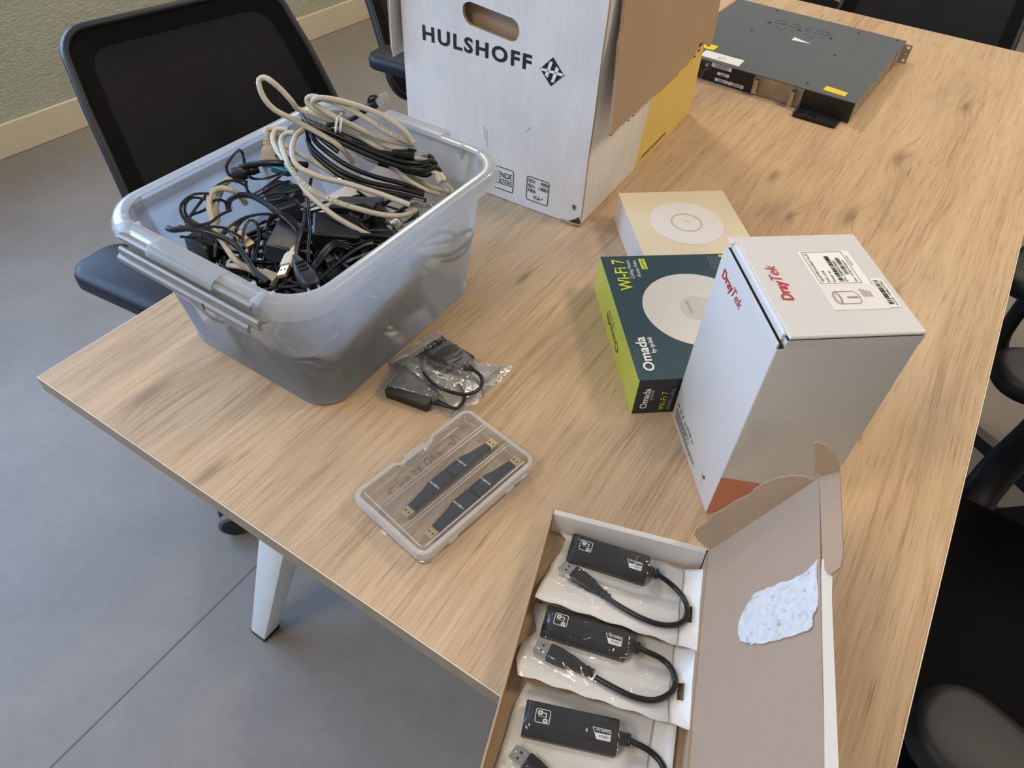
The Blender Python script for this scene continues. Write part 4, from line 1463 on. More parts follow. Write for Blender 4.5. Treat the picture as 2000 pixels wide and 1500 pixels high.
# ------------------------------------------------------------------ cables in the bin
CABLES=[
('gray','loop',0.0036,[(0.1959,0.4187,0.185),(0.1916,0.412,0.2),(0.1878,0.4031,0.215),(0.1749,0.3989,0.222),(0.1516,0.3913,0.232),(0.1316,0.3824,0.242),(0.1171,0.3694,0.255),(0.1063,0.3657,0.268),(0.0996,0.3677,0.28),(0.0967,0.3716,0.287),(0.1017,0.3763,0.29),(0.1138,0.3776,0.287),(0.1216,0.3845,0.275),(0.1311,0.3882,0.263),(0.1312,0.3958,0.25),(0.1447,0.4051,0.245),(0.1692,0.4174,0.235),(0.1918,0.4298,0.222),(0.2281,0.4375,0.21),(0.2412,0.4502,0.2)]),
('gray','coil',0.0036,[(0.2625,0.4549,0.205),(0.2396,0.4451,0.212),(0.2047,0.436,0.225),(0.1815,0.4154,0.243),(0.1633,0.3995,0.256),(0.1518,0.3961,0.262),(0.1494,0.3981,0.268),(0.1563,0.401,0.272),(0.1726,0.411,0.268),(0.1961,0.4219,0.26),(0.2198,0.4324,0.248),(0.2464,0.4399,0.235),(0.2635,0.4554,0.222),(0.2665,0.464,0.215),(0.2517,0.4524,0.218),(0.2311,0.4362,0.226),(0.2102,0.4218,0.238),(0.1906,0.407,0.251),(0.1689,0.3986,0.262),(0.1638,0.3928,0.27),(0.1695,0.3971,0.275),(0.182,0.411,0.272),(0.2026,0.4254,0.266),(0.2244,0.4386,0.258),(0.2444,0.448,0.248),(0.2614,0.4551,0.235),(0.2716,0.4581,0.222)]),
('gray','strand',0.0036,[(0.1377,0.3964,0.225),(0.1357,0.3826,0.222),(0.1441,0.3641,0.215),(0.1578,0.3504,0.208),(0.1693,0.3459,0.203),(0.1952,0.3526,0.195),(0.2305,0.3706,0.188),(0.2682,0.3861,0.18),(0.3084,0.3988,0.172)]),
('gray','printed',0.0036,[(0.1285,0.3856,0.22),(0.117,0.3816,0.218),(0.1157,0.3726,0.214),(0.1257,0.3618,0.21),(0.1438,0.3499,0.205),(0.1606,0.3411,0.2),(0.1807,0.3353,0.192),(0.2027,0.3335,0.186),(0.2327,0.3379,0.18),(0.2621,0.3519,0.172),(0.2877,0.3708,0.163),(0.3007,0.3959,0.155),(0.2999,0.4204,0.15)]),
('gray','strand',0.0036,[(0.1004,0.3998,0.21),(0.0833,0.3933,0.208),(0.0887,0.3798,0.204),(0.1113,0.364,0.2),(0.1403,0.3511,0.196),(0.1713,0.3389,0.19),(0.1971,0.3293,0.183),(0.2208,0.3269,0.175),(0.2476,0.3281,0.165),(0.2753,0.3392,0.15),(0.2908,0.3514,0.137)]),
('gray','strand',0.0034,[(0.0988,0.3906,0.19),(0.1237,0.3901,0.187),(0.158,0.3889,0.183),(0.1877,0.3916,0.176)]),
('gray','strand',0.0034,[(0.1669,0.4416,0.19),(0.2064,0.4383,0.186),(0.2344,0.4473,0.18),(0.2597,0.4484,0.172),(0.283,0.4519,0.163),(0.304,0.4675,0.152)]),
('gray','strand',0.0034,[(0.2253,0.4681,0.17),(0.254,0.4661,0.165),(0.2716,0.4706,0.158),(0.2878,0.4794,0.15),(0.3004,0.4888,0.146)]),
('gray','boot',0.0036,[(0.2473,0.4514,0.2),(0.259,0.4628,0.196),(0.2754,0.4683,0.19),(0.2951,0.4715,0.18)]),
('gray','front',0.004,[(0.201,0.2295,0.115),(0.1865,0.2239,0.12),(0.1697,0.2188,0.13),(0.1488,0.2241,0.14),(0.1314,0.2294,0.15),(0.1105,0.2409,0.16),(0.0941,0.2545,0.168),(0.0845,0.2699,0.172),(0.0865,0.2809,0.172),(0.095,0.2909,0.168),(0.0955,0.3006,0.155),(0.0964,0.3061,0.14)]),
('thick','arch',0.004,[(0.0725,0.292,0.13),(0.0803,0.2935,0.145),(0.0976,0.2961,0.158),(0.1173,0.3007,0.163),(0.1487,0.2996,0.163),(0.1789,0.296,0.158),(0.1946,0.2965,0.15),(0.2088,0.293,0.142),(0.2158,0.2824,0.135)]),
('thick','plug',0.0042,[(0.1864,0.3313,0.152),(0.1999,0.3151,0.15),(0.2119,0.2986,0.148),(0.2306,0.2706,0.148),(0.2484,0.2491,0.148)]),
('thick','strand',0.004,[(0.0756,0.1992,0.15),(0.0873,0.1999,0.152),(0.1009,0.2087,0.155),(0.1243,0.2177,0.155),(0.1461,0.2263,0.15),(0.1652,0.2299,0.142),(0.1878,0.2238,0.135),(0.2088,0.2162,0.13),(0.2336,0.2123,0.128)]),
('thick','plug',0.0042,[(0.079,0.325,0.18),(0.103,0.3326,0.19),(0.1242,0.3409,0.195),(0.1409,0.3521,0.195),(0.1509,0.3773,0.185)]),
('thick','strand',0.004,[(0.0736,0.3695,0.17),(0.085,0.3741,0.178),(0.1,0.381,0.18),(0.1076,0.3885,0.17)]),
('black','coil',0.0033,[(0.1172,0.412,0.235),(0.1333,0.4063,0.232),(0.1614,0.4142,0.226),(0.1884,0.4228,0.218),(0.222,0.434,0.208),(0.253,0.4489,0.2),(0.2699,0.4711,0.193),(0.2782,0.481,0.196),(0.2819,0.4848,0.188),(0.2744,0.4824,0.178),(0.2505,0.4719,0.18),(0.2152,0.45,0.19)]),
('black','coil',0.0033,[(0.1266,0.4077,0.233),(0.1425,0.4021,0.23),(0.1704,0.41,0.224),(0.1973,0.4186,0.216),(0.2307,0.4298,0.206),(0.2615,0.4446,0.198),(0.2785,0.4666,0.191),(0.2867,0.4765,0.194),(0.2905,0.4803,0.186),(0.283,0.4779,0.176),(0.2593,0.4674,0.178),(0.2241,0.4456,0.188)]),
('black','coil',0.0033,[(0.1249,0.4019,0.229),(0.1408,0.3963,0.226),(0.1686,0.4042,0.22),(0.1955,0.4128,0.212),(0.2289,0.424,0.202),(0.2598,0.4387,0.194),(0.2768,0.4606,0.187),(0.285,0.4705,0.19),(0.2888,0.4742,0.182),(0.2814,0.4717,0.172),(0.2577,0.4612,0.174),(0.2224,0.4395,0.184)]),
('black','coil',0.0033,[(0.1506,0.4,0.224),(0.1785,0.4079,0.218),(0.2054,0.4165,0.21),(0.2388,0.4277,0.2),(0.2698,0.4424,0.192),(0.2869,0.4643,0.185),(0.2952,0.4742,0.188),(0.299,0.4779,0.18)]),
('black','strand',0.0034,[(0.1305,0.4033,0.215),(0.1472,0.3903,0.208),(0.1747,0.3864,0.198),(0.2053,0.3886,0.188),(0.237,0.4017,0.178),(0.268,0.4268,0.168),(0.2934,0.4472,0.158)]),
('black','strand',0.0034,[(0.1359,0.4075,0.215),(0.1508,0.4001,0.208),(0.1774,0.3976,0.2),(0.2025,0.4021,0.19),(0.2345,0.4152,0.18),(0.2669,0.4391,0.168),(0.2902,0.4513,0.158)]),
('black','strand',0.0034,[(0.1144,0.417,0.228),(0.1384,0.4064,0.222),(0.163,0.4021,0.214),(0.1861,0.403,0.205)]),
('black','strand',0.0034,[(0.1372,0.3991,0.21),(0.1538,0.3862,0.203),(0.1811,0.3824,0.193),(0.2116,0.3847,0.183),(0.2434,0.3977,0.173),(0.2745,0.4227,0.163),(0.3,0.4429,0.153)]),
('thin','',0.0019,[(0.0848,0.3283,0.185),(0.0846,0.3295,0.2),(0.0811,0.3289,0.205),(0.0765,0.3166,0.197),(0.0755,0.306,0.188),(0.0824,0.3025,0.18),(0.0903,0.3079,0.175),(0.1004,0.3149,0.17)]),
('thin','',0.0019,[(0.0872,0.2135,0.15),(0.0831,0.2381,0.16),(0.079,0.2699,0.17),(0.087,0.2909,0.178),(0.0951,0.3035,0.175),(0.1071,0.3081,0.168)]),
('thin','',0.0019,[(0.0892,0.2611,0.175),(0.0788,0.2476,0.177),(0.082,0.2274,0.177),(0.0891,0.2161,0.175),(0.1054,0.2084,0.169),(0.1176,0.2125,0.165),(0.1252,0.2261,0.163),(0.1248,0.245,0.165),(0.1298,0.2595,0.167)]),
('thin','',0.0019,[(0.0922,0.2552,0.17),(0.0775,0.2441,0.173),(0.0818,0.2293,0.173),(0.0977,0.216,0.168),(0.1156,0.2188,0.16)]),
('thin','',0.0019,[(0.1022,0.272,0.15),(0.0949,0.2772,0.157),(0.0849,0.2699,0.16),(0.0862,0.2502,0.155),(0.0777,0.2317,0.152),(0.0838,0.2204,0.148)]),
('thin','',0.0019,[(0.166,0.3672,0.175),(0.1842,0.341,0.168),(0.2102,0.3147,0.162),(0.2296,0.2953,0.157),(0.2476,0.2715,0.15),(0.2635,0.2549,0.145)]),
('thin','',0.0019,[(0.1611,0.2414,0.14),(0.1519,0.2539,0.148),(0.1472,0.27,0.153),(0.1531,0.2742,0.15),(0.1695,0.262,0.143),(0.1906,0.2316,0.13)]),
('thin','',0.0019,[(0.147,0.2401,0.138),(0.136,0.2552,0.144),(0.1356,0.273,0.15),(0.1453,0.2922,0.15),(0.1593,0.3035,0.148)]),
('thin','',0.0019,[(0.1939,0.2474,0.13),(0.1736,0.2704,0.14),(0.1576,0.2921,0.147),(0.1555,0.2996,0.147)]),
('thin','',0.0019,[(0.0785,0.3315,0.17),(0.0896,0.3306,0.165),(0.1076,0.34,0.167),(0.1197,0.3629,0.17)]),
('thin','',0.0019,[(0.1072,0.3095,0.155),(0.1201,0.3275,0.165),(0.1245,0.3431,0.17),(0.1197,0.3629,0.17)]),
('thin','',0.0019,[(0.1643,0.3512,0.165),(0.1487,0.336,0.162),(0.1318,0.3241,0.16),(0.1214,0.3107,0.155)]),
('thin','',0.0019,[(0.0789,0.3275,0.158),(0.0936,0.3161,0.153),(0.1057,0.3186,0.15),(0.1188,0.3379,0.158),(0.1344,0.3547,0.165),(0.1461,0.3481,0.163),(0.1443,0.331,0.155),(0.1235,0.3128,0.15)]),
('thin','',0.0019,[(0.1338,0.229,0.145),(0.1308,0.2526,0.148),(0.1338,0.2746,0.15),(0.1442,0.2914,0.15)]),
('thin','',0.0019,[(0.1729,0.2979,0.15),(0.1852,0.29,0.145),(0.198,0.2743,0.14),(0.2181,0.2568,0.135)]),
('thin','',0.0019,[(0.1605,0.3088,0.152),(0.1828,0.3083,0.15),(0.2022,0.299,0.147),(0.2138,0.2825,0.142),(0.2176,0.2591,0.135)]),
('thin','',0.0019,[(0.0814,0.2081,0.135),(0.0958,0.2181,0.133),(0.1115,0.2252,0.13),(0.128,0.2269,0.128),(0.139,0.2371,0.122)]),
('thin','',0.0019,[(0.1318,0.2159,0.12),(0.1256,0.2296,0.135),(0.1256,0.2548,0.14),(0.1196,0.2741,0.14)]),
('thin','',0.0019,[(0.2581,0.2947,0.13),(0.2637,0.3016,0.138),(0.2653,0.3161,0.143),(0.2651,0.3286,0.147),(0.2722,0.3297,0.143),(0.2702,0.3174,0.138),(0.2703,0.2962,0.128),(0.2718,0.2892,0.12)]),
('thin','',0.0019,[(0.2457,0.2966,0.13),(0.2574,0.3021,0.135),(0.2695,0.3138,0.135),(0.2803,0.3187,0.132)]),
('thin','',0.0019,[(0.2712,0.2861,0.12),(0.2706,0.3005,0.132),(0.2657,0.3189,0.14),(0.2655,0.3333,0.143),(0.2752,0.3288,0.14),(0.2761,0.3156,0.132),(0.2796,0.3027,0.125)]),
('black','strand',0.0028,[(0.2454,0.3509,0.16),(0.2568,0.3511,0.155),(0.2697,0.3495,0.15),(0.281,0.3498,0.145)]),
('black','wall',0.0026,[(0.34,0.4507,0.1086),(0.34,0.4727,0.1017),(0.34,0.4903,0.0973),(0.34,0.4955,0.0857),(0.34,0.4724,0.079),(0.34,0.4402,0.0817),(0.34,0.4191,0.0923)]),
('black','wall',0.0026,[(0.34,0.4929,0.0853),(0.34,0.4774,0.0672),(0.34,0.4497,0.069),(0.34,0.421,0.0825)]),
]

LBL = {
    ('gray', 'loop'): 'grey network cable arching highest above the bin in one long open loop',
    ('gray', 'coil'): 'grey network cable coiled on top of the pile and held by a white tie',
    ('gray', 'printed'): 'grey network cable with black printed wording sweeping in a curve over the dark pile',
    ('gray', 'boot'): 'grey network cable with a ribbed boot at the right rear corner of the bin',
    ('gray', 'front'): 'grey cable arching alone among black cords in the left half of the bin',
    ('thick', 'arch'): 'thick black power cord arching across the middle of the bin',
}
SEQ = {('gray', 'strand'): ['grey network cable bending sharply beside the printed one, ending at the right wall', 'grey network cable forming the lowest long curve to the near rim', 'thin grey network cable passing under the sweep, ending in a clear plug mid bin', 'grey network cable running under the black bundle to the right bin wall', 'short grey network cable lying beside the right wall just behind its twin'],
       ('thick', 'strand'): ['thick black lead lying along the left rim of the bin', 'short thick black lead above the blue-green connector'],
       ('black', 'strand'): ['black patch cable in the outer black curve with a black plug', 'black patch cable in the inner black curve under the grey coil', 'short black patch cable rising beside the tall grey loop', 'black patch cable second in the outer black curve', 'black patch cable leaning steeply below the grey cables at the right wall'],
       ('black', 'coil'): ['black patch cable topmost in the black coil below the grey one', 'black patch cable second in the black coil below the grey one', 'black patch cable third in the black coil below the grey one', 'black patch cable lowest in the black coil below the grey one']}
SEQ[('thin', '')] = ['thin black wire standing up in a narrow peak at the rear wall of the bin', 'thin black wire in a long arc from the left rim to the thick arching cord', 'thin black wire in the widest loop at the left wall of the bin',
                   'thin black wire in the inner loop at the left wall of the bin', 'thin black wire crossing below the grey arch at the left', 'thin black wire hanging straight down the middle of the bin', 'thin black wire in an upright oval loop left of the cream USB plug',
                   'thin black wire arching low over the buried USB plug', 'thin black wire in a tight hairpin beside the dark power adapter', 'thin black wire sagging between the ribbed plug and the grey cables']
SEQN = {}
GRP = {'gray': ('grey patch cable lying over the black cables in the bin', 'grey patch cables in the bin'),
       'thick': ('thick black mains lead lying on the pile in the left of the bin', 'thick black leads in the bin'),
       'black': ('black patch cable running under the grey coil in the bin', 'black patch cables in the bin'),
       'thin': ('thin black twin wire half sunk in the pile in the bin', 'thin twin wires in the bin')}
made = []


def twin(path, r):
    P = [Vector(p) for p in path]
    A_, B_ = [], []
    for i in range(len(P)):
        t = (P[min(i + 1, len(P) - 1)] - P[max(i - 1, 0)]).normalized()
        s = Vector((0, 0, 1)).cross(t)
        s = s.normalized() if s.length > .2 else Vector((1, 0, 0))
        A_.append(P[i] + s * r * .92)
        B_.append(P[i] - s * r * .92)
    return A_, B_


for kind, tg, r, pts in CABLES:
    pts = [(p[0], p[1], p[2] + TZ) for p in pts]
    P = spline(pts, .006)
    mb = MB()
    if kind == 'thin':
        for q in twin(P, r * .62):
            mb.tube(q, r * .62, 6)
    else:
        mb.tube(P, r, 10)
    o = mb.build('network_cable' if kind in ('gray', 'black') else 'power_cable', M['gray_cable'] if kind == 'gray' else M['black_cable'], None, 60)
    if (kind, tg) in LBL:
        tag(o, LBL[(kind, tg)], 'cable')
    else:
        lb, gp = GRP[kind]
        if (kind, tg) in SEQ:
            SEQN[(kind, tg)] = SEQN.get((kind, tg), -1) + 1
            if SEQN[(kind, tg)] < len(SEQ[(kind, tg)]):
                lb = SEQ[(kind, tg)][SEQN[(kind, tg)]]
        if tg == 'wall':
            lb, gp = 'black wire loop pressed against the inside of the right bin wall', 'wires at the right bin wall'
        tag(o, lb, 'cable', gp)
    made.append((kind, tg, o, P))


def find(kind, tg, k=0):
    return [q for q in made if q[0] == kind and q[1] == tg][k]


def text_on_tube(parent, path, s, r, start, h, mt):
    """printed wording wrapped on a cable, facing up"""
    cu = bpy.data.curves.new('t', 'FONT')
    cu.body = s
    cu.resolution_u = 2
    cu.space_character = 1.15
    ob = bpy.data.objects.new('t', cu)
    me = ob.to_mesh()
    V = [v.co.copy() for v in me.vertices]
    F = [tuple(p.vertices) for p in me.polygons]
    ob.to_mesh_clear()
    bpy.data.objects.remove(ob)
    bpy.data.curves.remove(cu)
    k = h / .69
    L = [0.0]
    for i in range(1, len(path)):
        L.append(L[-1] + (path[i] - path[i - 1]).length)
    eye = Vector((.35, -.35, .87)).normalized()
    vs = []
    for v in V:
        s_ = min(max(start + v.x * k * 1.25, 0), L[-1] - 1e-4)
        i = max(j for j in range(len(L)) if L[j] <= s_)
        i = min(i, len(L) - 2)
        f = (s_ - L[i]) / (L[i + 1] - L[i])
        p = path[i].lerp(path[i + 1], f)
        t0 = (path[min(i + 1, len(path) - 1)] - path[max(i - 1, 0)]).normalized()
        t1 = (path[min(i + 2, len(path) - 1)] - path[i]).normalized()
        t = t0.lerp(t1, f).normalized()
        n = (eye - t * eye.dot(t)).normalized()
        b = n.cross(t)
        a = (v.y * k - h * .5) / r
        vs.append(tuple(p + (n * math.cos(a) + b * math.sin(a)) * r * 1.03))
    mb = MB()
    mb.add(vs, F)
    return mb.build('lettering', mt, parent)


k_, t_, o_, P_ = find('gray', 'printed')
text_on_tube(o_, P_, 'VERIFIED TO CATEGORY 5 EIA/TIA', .0036, .070, .0034, M['ink'])
k_, t_, o_, P_ = find('gray', 'coil')
text_on_tube(o_, P_[int(len(P_) * .42):], 'PATCH CABLE VERIFIED', .0036, .0, .0030, M['ink'])
mb = MB()
for d in (-.003, .0028):
    q = [(.2010 + d * .7 - .0062 * math.cos(a) + .0013 * math.sin(a), .3965 + d * .7 + .0062 * math.cos(a) + .0013 * math.sin(a), .2495 + TZ + .0085 * math.sin(a)) for a in [k * 2 * PI / 18 for k in range(19)]]
    mb.tube(q, .0011, 6)
mb.tube(spline([(.2015, .3975, .2590 + TZ), (.2045, .4005, .2640 + TZ), (.2070, .3990, .2650 + TZ)], .003), .0010, 6)
mb.build('wire_tie', M['tie'], o_, 60)


def rj45(parent, p, d, body, scale=1.0, boot=None, name='network_plug', up=(0, 0, 1)):
    """modular plug: clear body with gold contacts and latch, ribbed boot behind"""
    Mx = aim(Vector(p) + Vector((0, 0, TZ)), d, up)
    mb = MB()
    mb.prism(rrect(0, -.0058, .0215, .0058, .0008, 2), -.004, .004, .0006, M=Mx)
    mb.prism(rrect(.004, -.0016, .0195, .0016, .0006, 2), .004, .0066, .0004, M=Mx)
    pl = mb.build(name, body, parent)
    mb = MB()
    for k in range(8):
        y = -.0042 + k * .0012
        mb.box((.0130, y - .0003, -.0044), (.0212, y + .0003, -.0038), M=Mx)
        mb.box((.0213, y - .0003, -.0042), (.0218, y + .0003, -.0005), M=Mx)
    mb.build('contacts', M['gold'], pl)
    if boot is not None:
        mb = MB()
        rings = []
        for k, (x, w) in enumerate(((.003, .0062), (-.008, .0060), (-.010, .0048), (-.012, .0054), (-.014, .0046), (-.016, .0052), (-.018, .0043), (-.020, .0048), (-.022, .0040), (-.026, .0038))):
            rings.append([(x, y, z) for y, z in rrect(-w, -w * .8, w, w * .8, w * .35, 2)])
        mb.loft(rings, M=Mx)
        mb.box((-.006, -.0012, .004), (.006, .0012, .0074), M=Mx)
        mb.build('plug_boot', boot, pl if False else parent, 40)
    return pl


# the black plug that stands up beside the moving carton
P = spline([(.170, .405, .236 + TZ), (.186, .425, .238 + TZ), (.1985, .4395, .246 + TZ), (.2045, .4440, .2510 + TZ)], .005)
mb = MB()
mb.tube(P, .0031, 10)
o = mb.build('network_cable', M['black_cable'], None, 60)
tag(o, 'black network cable whose clear-tipped plug sticks up highest toward the carton', 'cable')
rj45(o, (.2130, .4530, .2600), (.012, .017, .0085), M['clear'], boot=M['black_plug'])
mb = MB()
Mx = aim((.2130, .4530, .2600 + TZ), (.012, .017, .0085))
mb.tube(spline([tuple(Mx @ Vector((-.006, 0, .005))), tuple(Mx @ Vector((-.002, 0, .0105))), tuple(Mx @ Vector((.005, 0, .0095))), tuple(Mx @ Vector((.008, 0, .0058)))], .002), .0016, 8)
mb.build('latch_guard', M['black_plug'], o, 60)
k_, t_, o_, P_ = find('gray', 'coil')
rj45(o_, (.2660, .4585, .2040), (.8, .9, -.25), M['clear'], boot=M['black_plug'])
k_, t_, o_, P_ = find('gray', 'boot')
rj45(o_, (.3065, .4705, .1740), (.75, -.25, -.4), M['clear'], boot=M['beige_plug'])
k_, t_, o_, P_ = find('gray', 'strand', 2)
rj45(o_, (.1895, .3922, .1755), (.8, .4, -.2), M['clear'], boot=None)
k_, t_, o_, P_ = find('black', 'strand', 0)
rj45(o_, (.2860, .4215, .1580), (.8, .55, -.22), M['clear'], boot=M['black_plug'])
for pos, dr_ in (((.2460, .2960, .1300), (.8, -.3, -.1)), ((.2735, .3915, .1400), (.8, .1, -.1)), ((.2920, .4330, .1500), (.5, .7, -.1))):
    a = Vector(pos) + Vector((0, 0, TZ))
    d = Vector(dr_).normalized()
    mb = MB()
    mb.tube(spline([tuple(a - d * .055 + Vector((0, .012, -.035))), tuple(a - d * .030 + Vector((0, .004, -.012))), tuple(a - d * .006), tuple(a + d * .002)], .005), .0026, 8)
    o = mb.build('network_cable', M['black_cable'], None, 60)
    tag(o, 'black network cable ending in a bare clear plug by the right bin wall', 'cable', 'clear-ended black cables in the bin')
    rj45(o, pos, dr_, M['clear'])
# thick lead plugs
k_, t_, o_, P_ = find('thick', 'plug', 0)
o_['label'] = 'thick black lead ending in a ribbed mains plug beside the cream USB plug'
del o_['group']
Mx = aim((.2484, .2491, .148 + TZ), (.030, -.012, -.010))
mb = MB()
mb.loft([[(x, y, z) for y, z in rrect(-w, -h, w, h, h * .8, 4)] for x, w, h in ((-.004, .0045, .0045), (.004, .007, .006), (.016, .0105, .0075), (.030, .0130, .0085), (.042, .0120, .0080), (.046, .0090, .006))], M=Mx)
pl = mb.build('mains_plug', M['navy_plug'], o_, 50)
mb = MB()
for k in range(3):
    mb.box((.010 + k * .006, -.006, .0068 + k * .0006), (.0125 + k * .006, .006, .0092 + k * .0003), M=Mx)
mb.build('grip_ribs', M['black_plug'], pl)
mb = MB()
for y in (-.0062, .0062):
    mb.cyl((.045, y, 0), (.063, y, 0), .0022, 10, M=Mx)
mb.build('plug_pins', M['silver'], pl, 40)
k_, t_, o_, P_ = find('thick', 'plug', 1)
o_['label'] = 'thick black lead with a ribbed plug near the left rear rim of the bin'
del o_['group']
Mx = aim((.0935, .3300, .178 + TZ), (-.012, -.016, -.003))
mb = MB()
mb.loft([[(x, y, z) for y, z in rrect(-w, -h, w, h, h * .6, 4)] for x, w, h in ((-.010, .0048, .0048), (.000, .0058, .0055), (.002, .0048, .0046), (.004, .006, .0056), (.006, .005, .0048), (.009, .0085, .007), (.024, .010, .008), (.026, .008, .006))], M=Mx)
mb.build('mains_plug', M['black_plug'], o_, 50)
# cream USB plug
P = spline([(.205, .305, .120 + TZ), (.218, .285, .140 + TZ), (.2300, .2650, .148 + TZ), (.2345, .2570, .1478 + TZ)], .005)
mb = MB()
mb.tube(P, .0024, 10)
o = mb.build('usb_cable', M['gray_cable'], None, 60)
tag(o, 'cream USB cable with its metal plug face up by the near bin rim', 'cable')
Mx = aim((.2345, .2570, .1480 + TZ), (.0165, -.0325, -.0045), (-.25, -.30, .92))
mb = MB()
mb.loft([[(x, y, z) for y, z in rrect(-w, -h, w, h, h * .5, 3)] for x, w, h in ((-.006, .0028, .0028), (.001, .0034, .0032), (.002, .0056, .0038), (.006, .0078, .0045), (.024, .0080, .0046), (.025, .0072, .0040))], M=Mx)
pl = mb.build('usb_plug', M['beige_plug'], o, 50)
mb = MB()
mb.prism(rrect(.0245, -.0062, .0425, .0062, .0004, 2), -.0024, .0024, .0003, M=Mx)
sh = mb.build('plug_shell', M['gold'], pl)
mb = MB()
for y in (-.0038, .0016):
    mb.box((.0325, y, .0023), (.0348, y + .0022, .0026), M=Mx)
mb.build('shell_windows', M['dark_gap'], sh)
# second USB plug deeper in the pile
P = spline([(.085, .262, .110 + TZ), (.108, .258, .132 + TZ), (.126, .2535, .140 + TZ)], .005)
mb = MB()
mb.tube(P, .0022, 10)
o = mb.build('usb_cable', M['gray_cable'], None, 60)
tag(o, 'cream USB cable whose metal plug is half buried among thin black wires', 'cable')
Mx = aim((.1255, .2535, .140 + TZ), (.0440, -.0050, -.0075))
mb = MB()
mb.loft([[(x, y, z) for y, z in rrect(-w, -h, w, h, h * .5, 3)] for x, w, h in ((-.004, .003, .003), (.004, .0066, .0042), (.022, .0074, .0046), (.0235, .0066, .004))], M=Mx)
pl = mb.build('usb_plug', M['beige_plug'], o, 50)
mb = MB()
mb.prism(rrect(.023, -.0060, .042, .0060, .0004, 2), -.0024, .0024, .0003, M=Mx)
mb.build('plug_shell', M['gold'], pl)
# big cream connector hanging at the rear wall and its neighbours
P = spline([(.0735, .3830, .2140 + TZ), (.0745, .3815, .2060 + TZ), (.0775, .3790, .1980 + TZ)], .004)
mb = MB()
mb.tube([(.079, .3985, .192 + TZ)] + spline([(.0755, .3920, .2060 + TZ), (.0735, .3840, .2090 + TZ), (.0763, .3800, .2010 + TZ)], .004), .0040, 10)
o = mb.build('monitor_cable', M['gray_cable'], None, 60)
tag(o, 'grey cable with a cream moulded connector standing at the rear wall of the bin', 'cable')
Mx = aim((.0763, .3795, .2000 + TZ), (.0076, -.0068, -.022))
mb = MB()
mb.loft([[(x, y, z) for y, z in rrect(-w, -h, w, h, h * .7, 4)] for x, w, h in ((0, .0052, .0052), (.004, .0062, .0060), (.0055, .0052, .0052), (.008, .0066, .0062), (.0095, .0056, .0055), (.012, .0078, .0066), (.018, .0110, .0072), (.030, .0120, .0076))], M=Mx)
mb.build('monitor_plug', M['beige_plug'], o, 50)
mb = MB()
mb.tube(spline([(.0905, .2560, .132 + TZ), (.0872, .2638, .150 + TZ), (.0795, .2800, .160 + TZ), (.0810, .2990, .174 + TZ), (.090, .325, .172 + TZ)], .005), .0048, 12)
mb.tube([(.0900, .2570, .134 + TZ), (.0875, .2630, .149 + TZ)], .0070, 12)
o = mb.build('monitor_cable', M['gray_cable'], None, 60)
tag(o, 'stout cream cable end showing behind the grey arch', 'cable')
mb = MB()
Mx = aim((.1990, .2310, .113 + TZ), (.9, .25, -.2))
mb.loft([[(x, y, z) for y, z in rrect(-w, -h, w, h, h * .7, 4)] for x, w, h in ((-.012, .0045, .0045), (-.008, .006, .0055), (-.0065, .005, .0048), (-.004, .0065, .006), (-.0025, .0055, .0052), (.0, .0085, .0065), (.020, .0095, .0072))], M=Mx)
mb.tube(spline([tuple(Mx @ Vector((-.011, 0, 0))), tuple(Mx @ Vector((-.030, .002, -.004))), tuple(Mx @ Vector((-.055, .010, -.020)))], .004), .0036, 10)
o = mb.build('monitor_cable', M['beige_plug'], None, 50)
tag(o, 'cream cable with ribbed moulded end lying low by the near rim of the bin', 'cable')
mb = MB()
Mx = aim((.105, .372, .166 + TZ), (.9, .3, -.1))
mb.prism(rrect(-.014, -.009, .014, .009, .003, 3), -.005, .005, .001, M=Mx)
mb.prism(rrect(.014, -.007, .020, .007, .001, 2), -.0035, .0035, .0005, M=Mx)
mb.tube(spline([tuple(Mx @ Vector((-.013, 0, 0))), tuple(Mx @ Vector((-.035, .006, -.01))), tuple(Mx @ Vector((-.04, .012, -.05)))], .005), .003, 8)
o = mb.build('monitor_cable', M['teal_part'], None, 40)
tag(o, 'blue-green connector peeking out under thick black leads at the rear of the bin', 'cable')
# power adapters
AD = [((.1990, .2790, .136), .5, (.018, .030, .014), 'black plug-in power adapter standing in the middle of the pile', 'navy_plug'),
      ((.1250, .3500, .140), .2, (.022, .016, .015), 'dark blue-black power adapter below the rear wires of the bin', 'navy_plug'),
      ((.1540, .3300, .138), .9, (.016, .012, .012), 'small dark power adapter beside the thick arching cord', 'navy_plug'),
      ((.0940, .2330, .112), .1, (.020, .018, .016), 'black power adapter with metal prongs pointing up near the left wall', 'black_plug'),
      ((.2440, .3250, .142), .7, (.030, .020, .018), 'black power brick in the dark hollow right of the grey curve', 'black_plug'),
      ((.2230, .3890, .130), .4, (.034, .022, .018), 'black power brick under the black patch cables', 'black_plug'),
      ((.2820, .3560, .120), 1.2, (.026, .018, .016), 'black power adapter close to the right wall below the grey cables', 'black_plug'),
      ((.2900, .2900, .105), .3, (.026, .018, .020), 'black power adapter at the right wall near the bundled wires', 'black_plug')]
rnd = random.Random(5)
for k in range(16):
    AD.append(((rnd.uniform(.125, .305), rnd.uniform(.205, .440), rnd.choice((.026, .05, .075, .09))), rnd.uniform(0, 3), (rnd.uniform(.02, .032), rnd.uniform(.014, .02), .016), None, 'black_plug'))
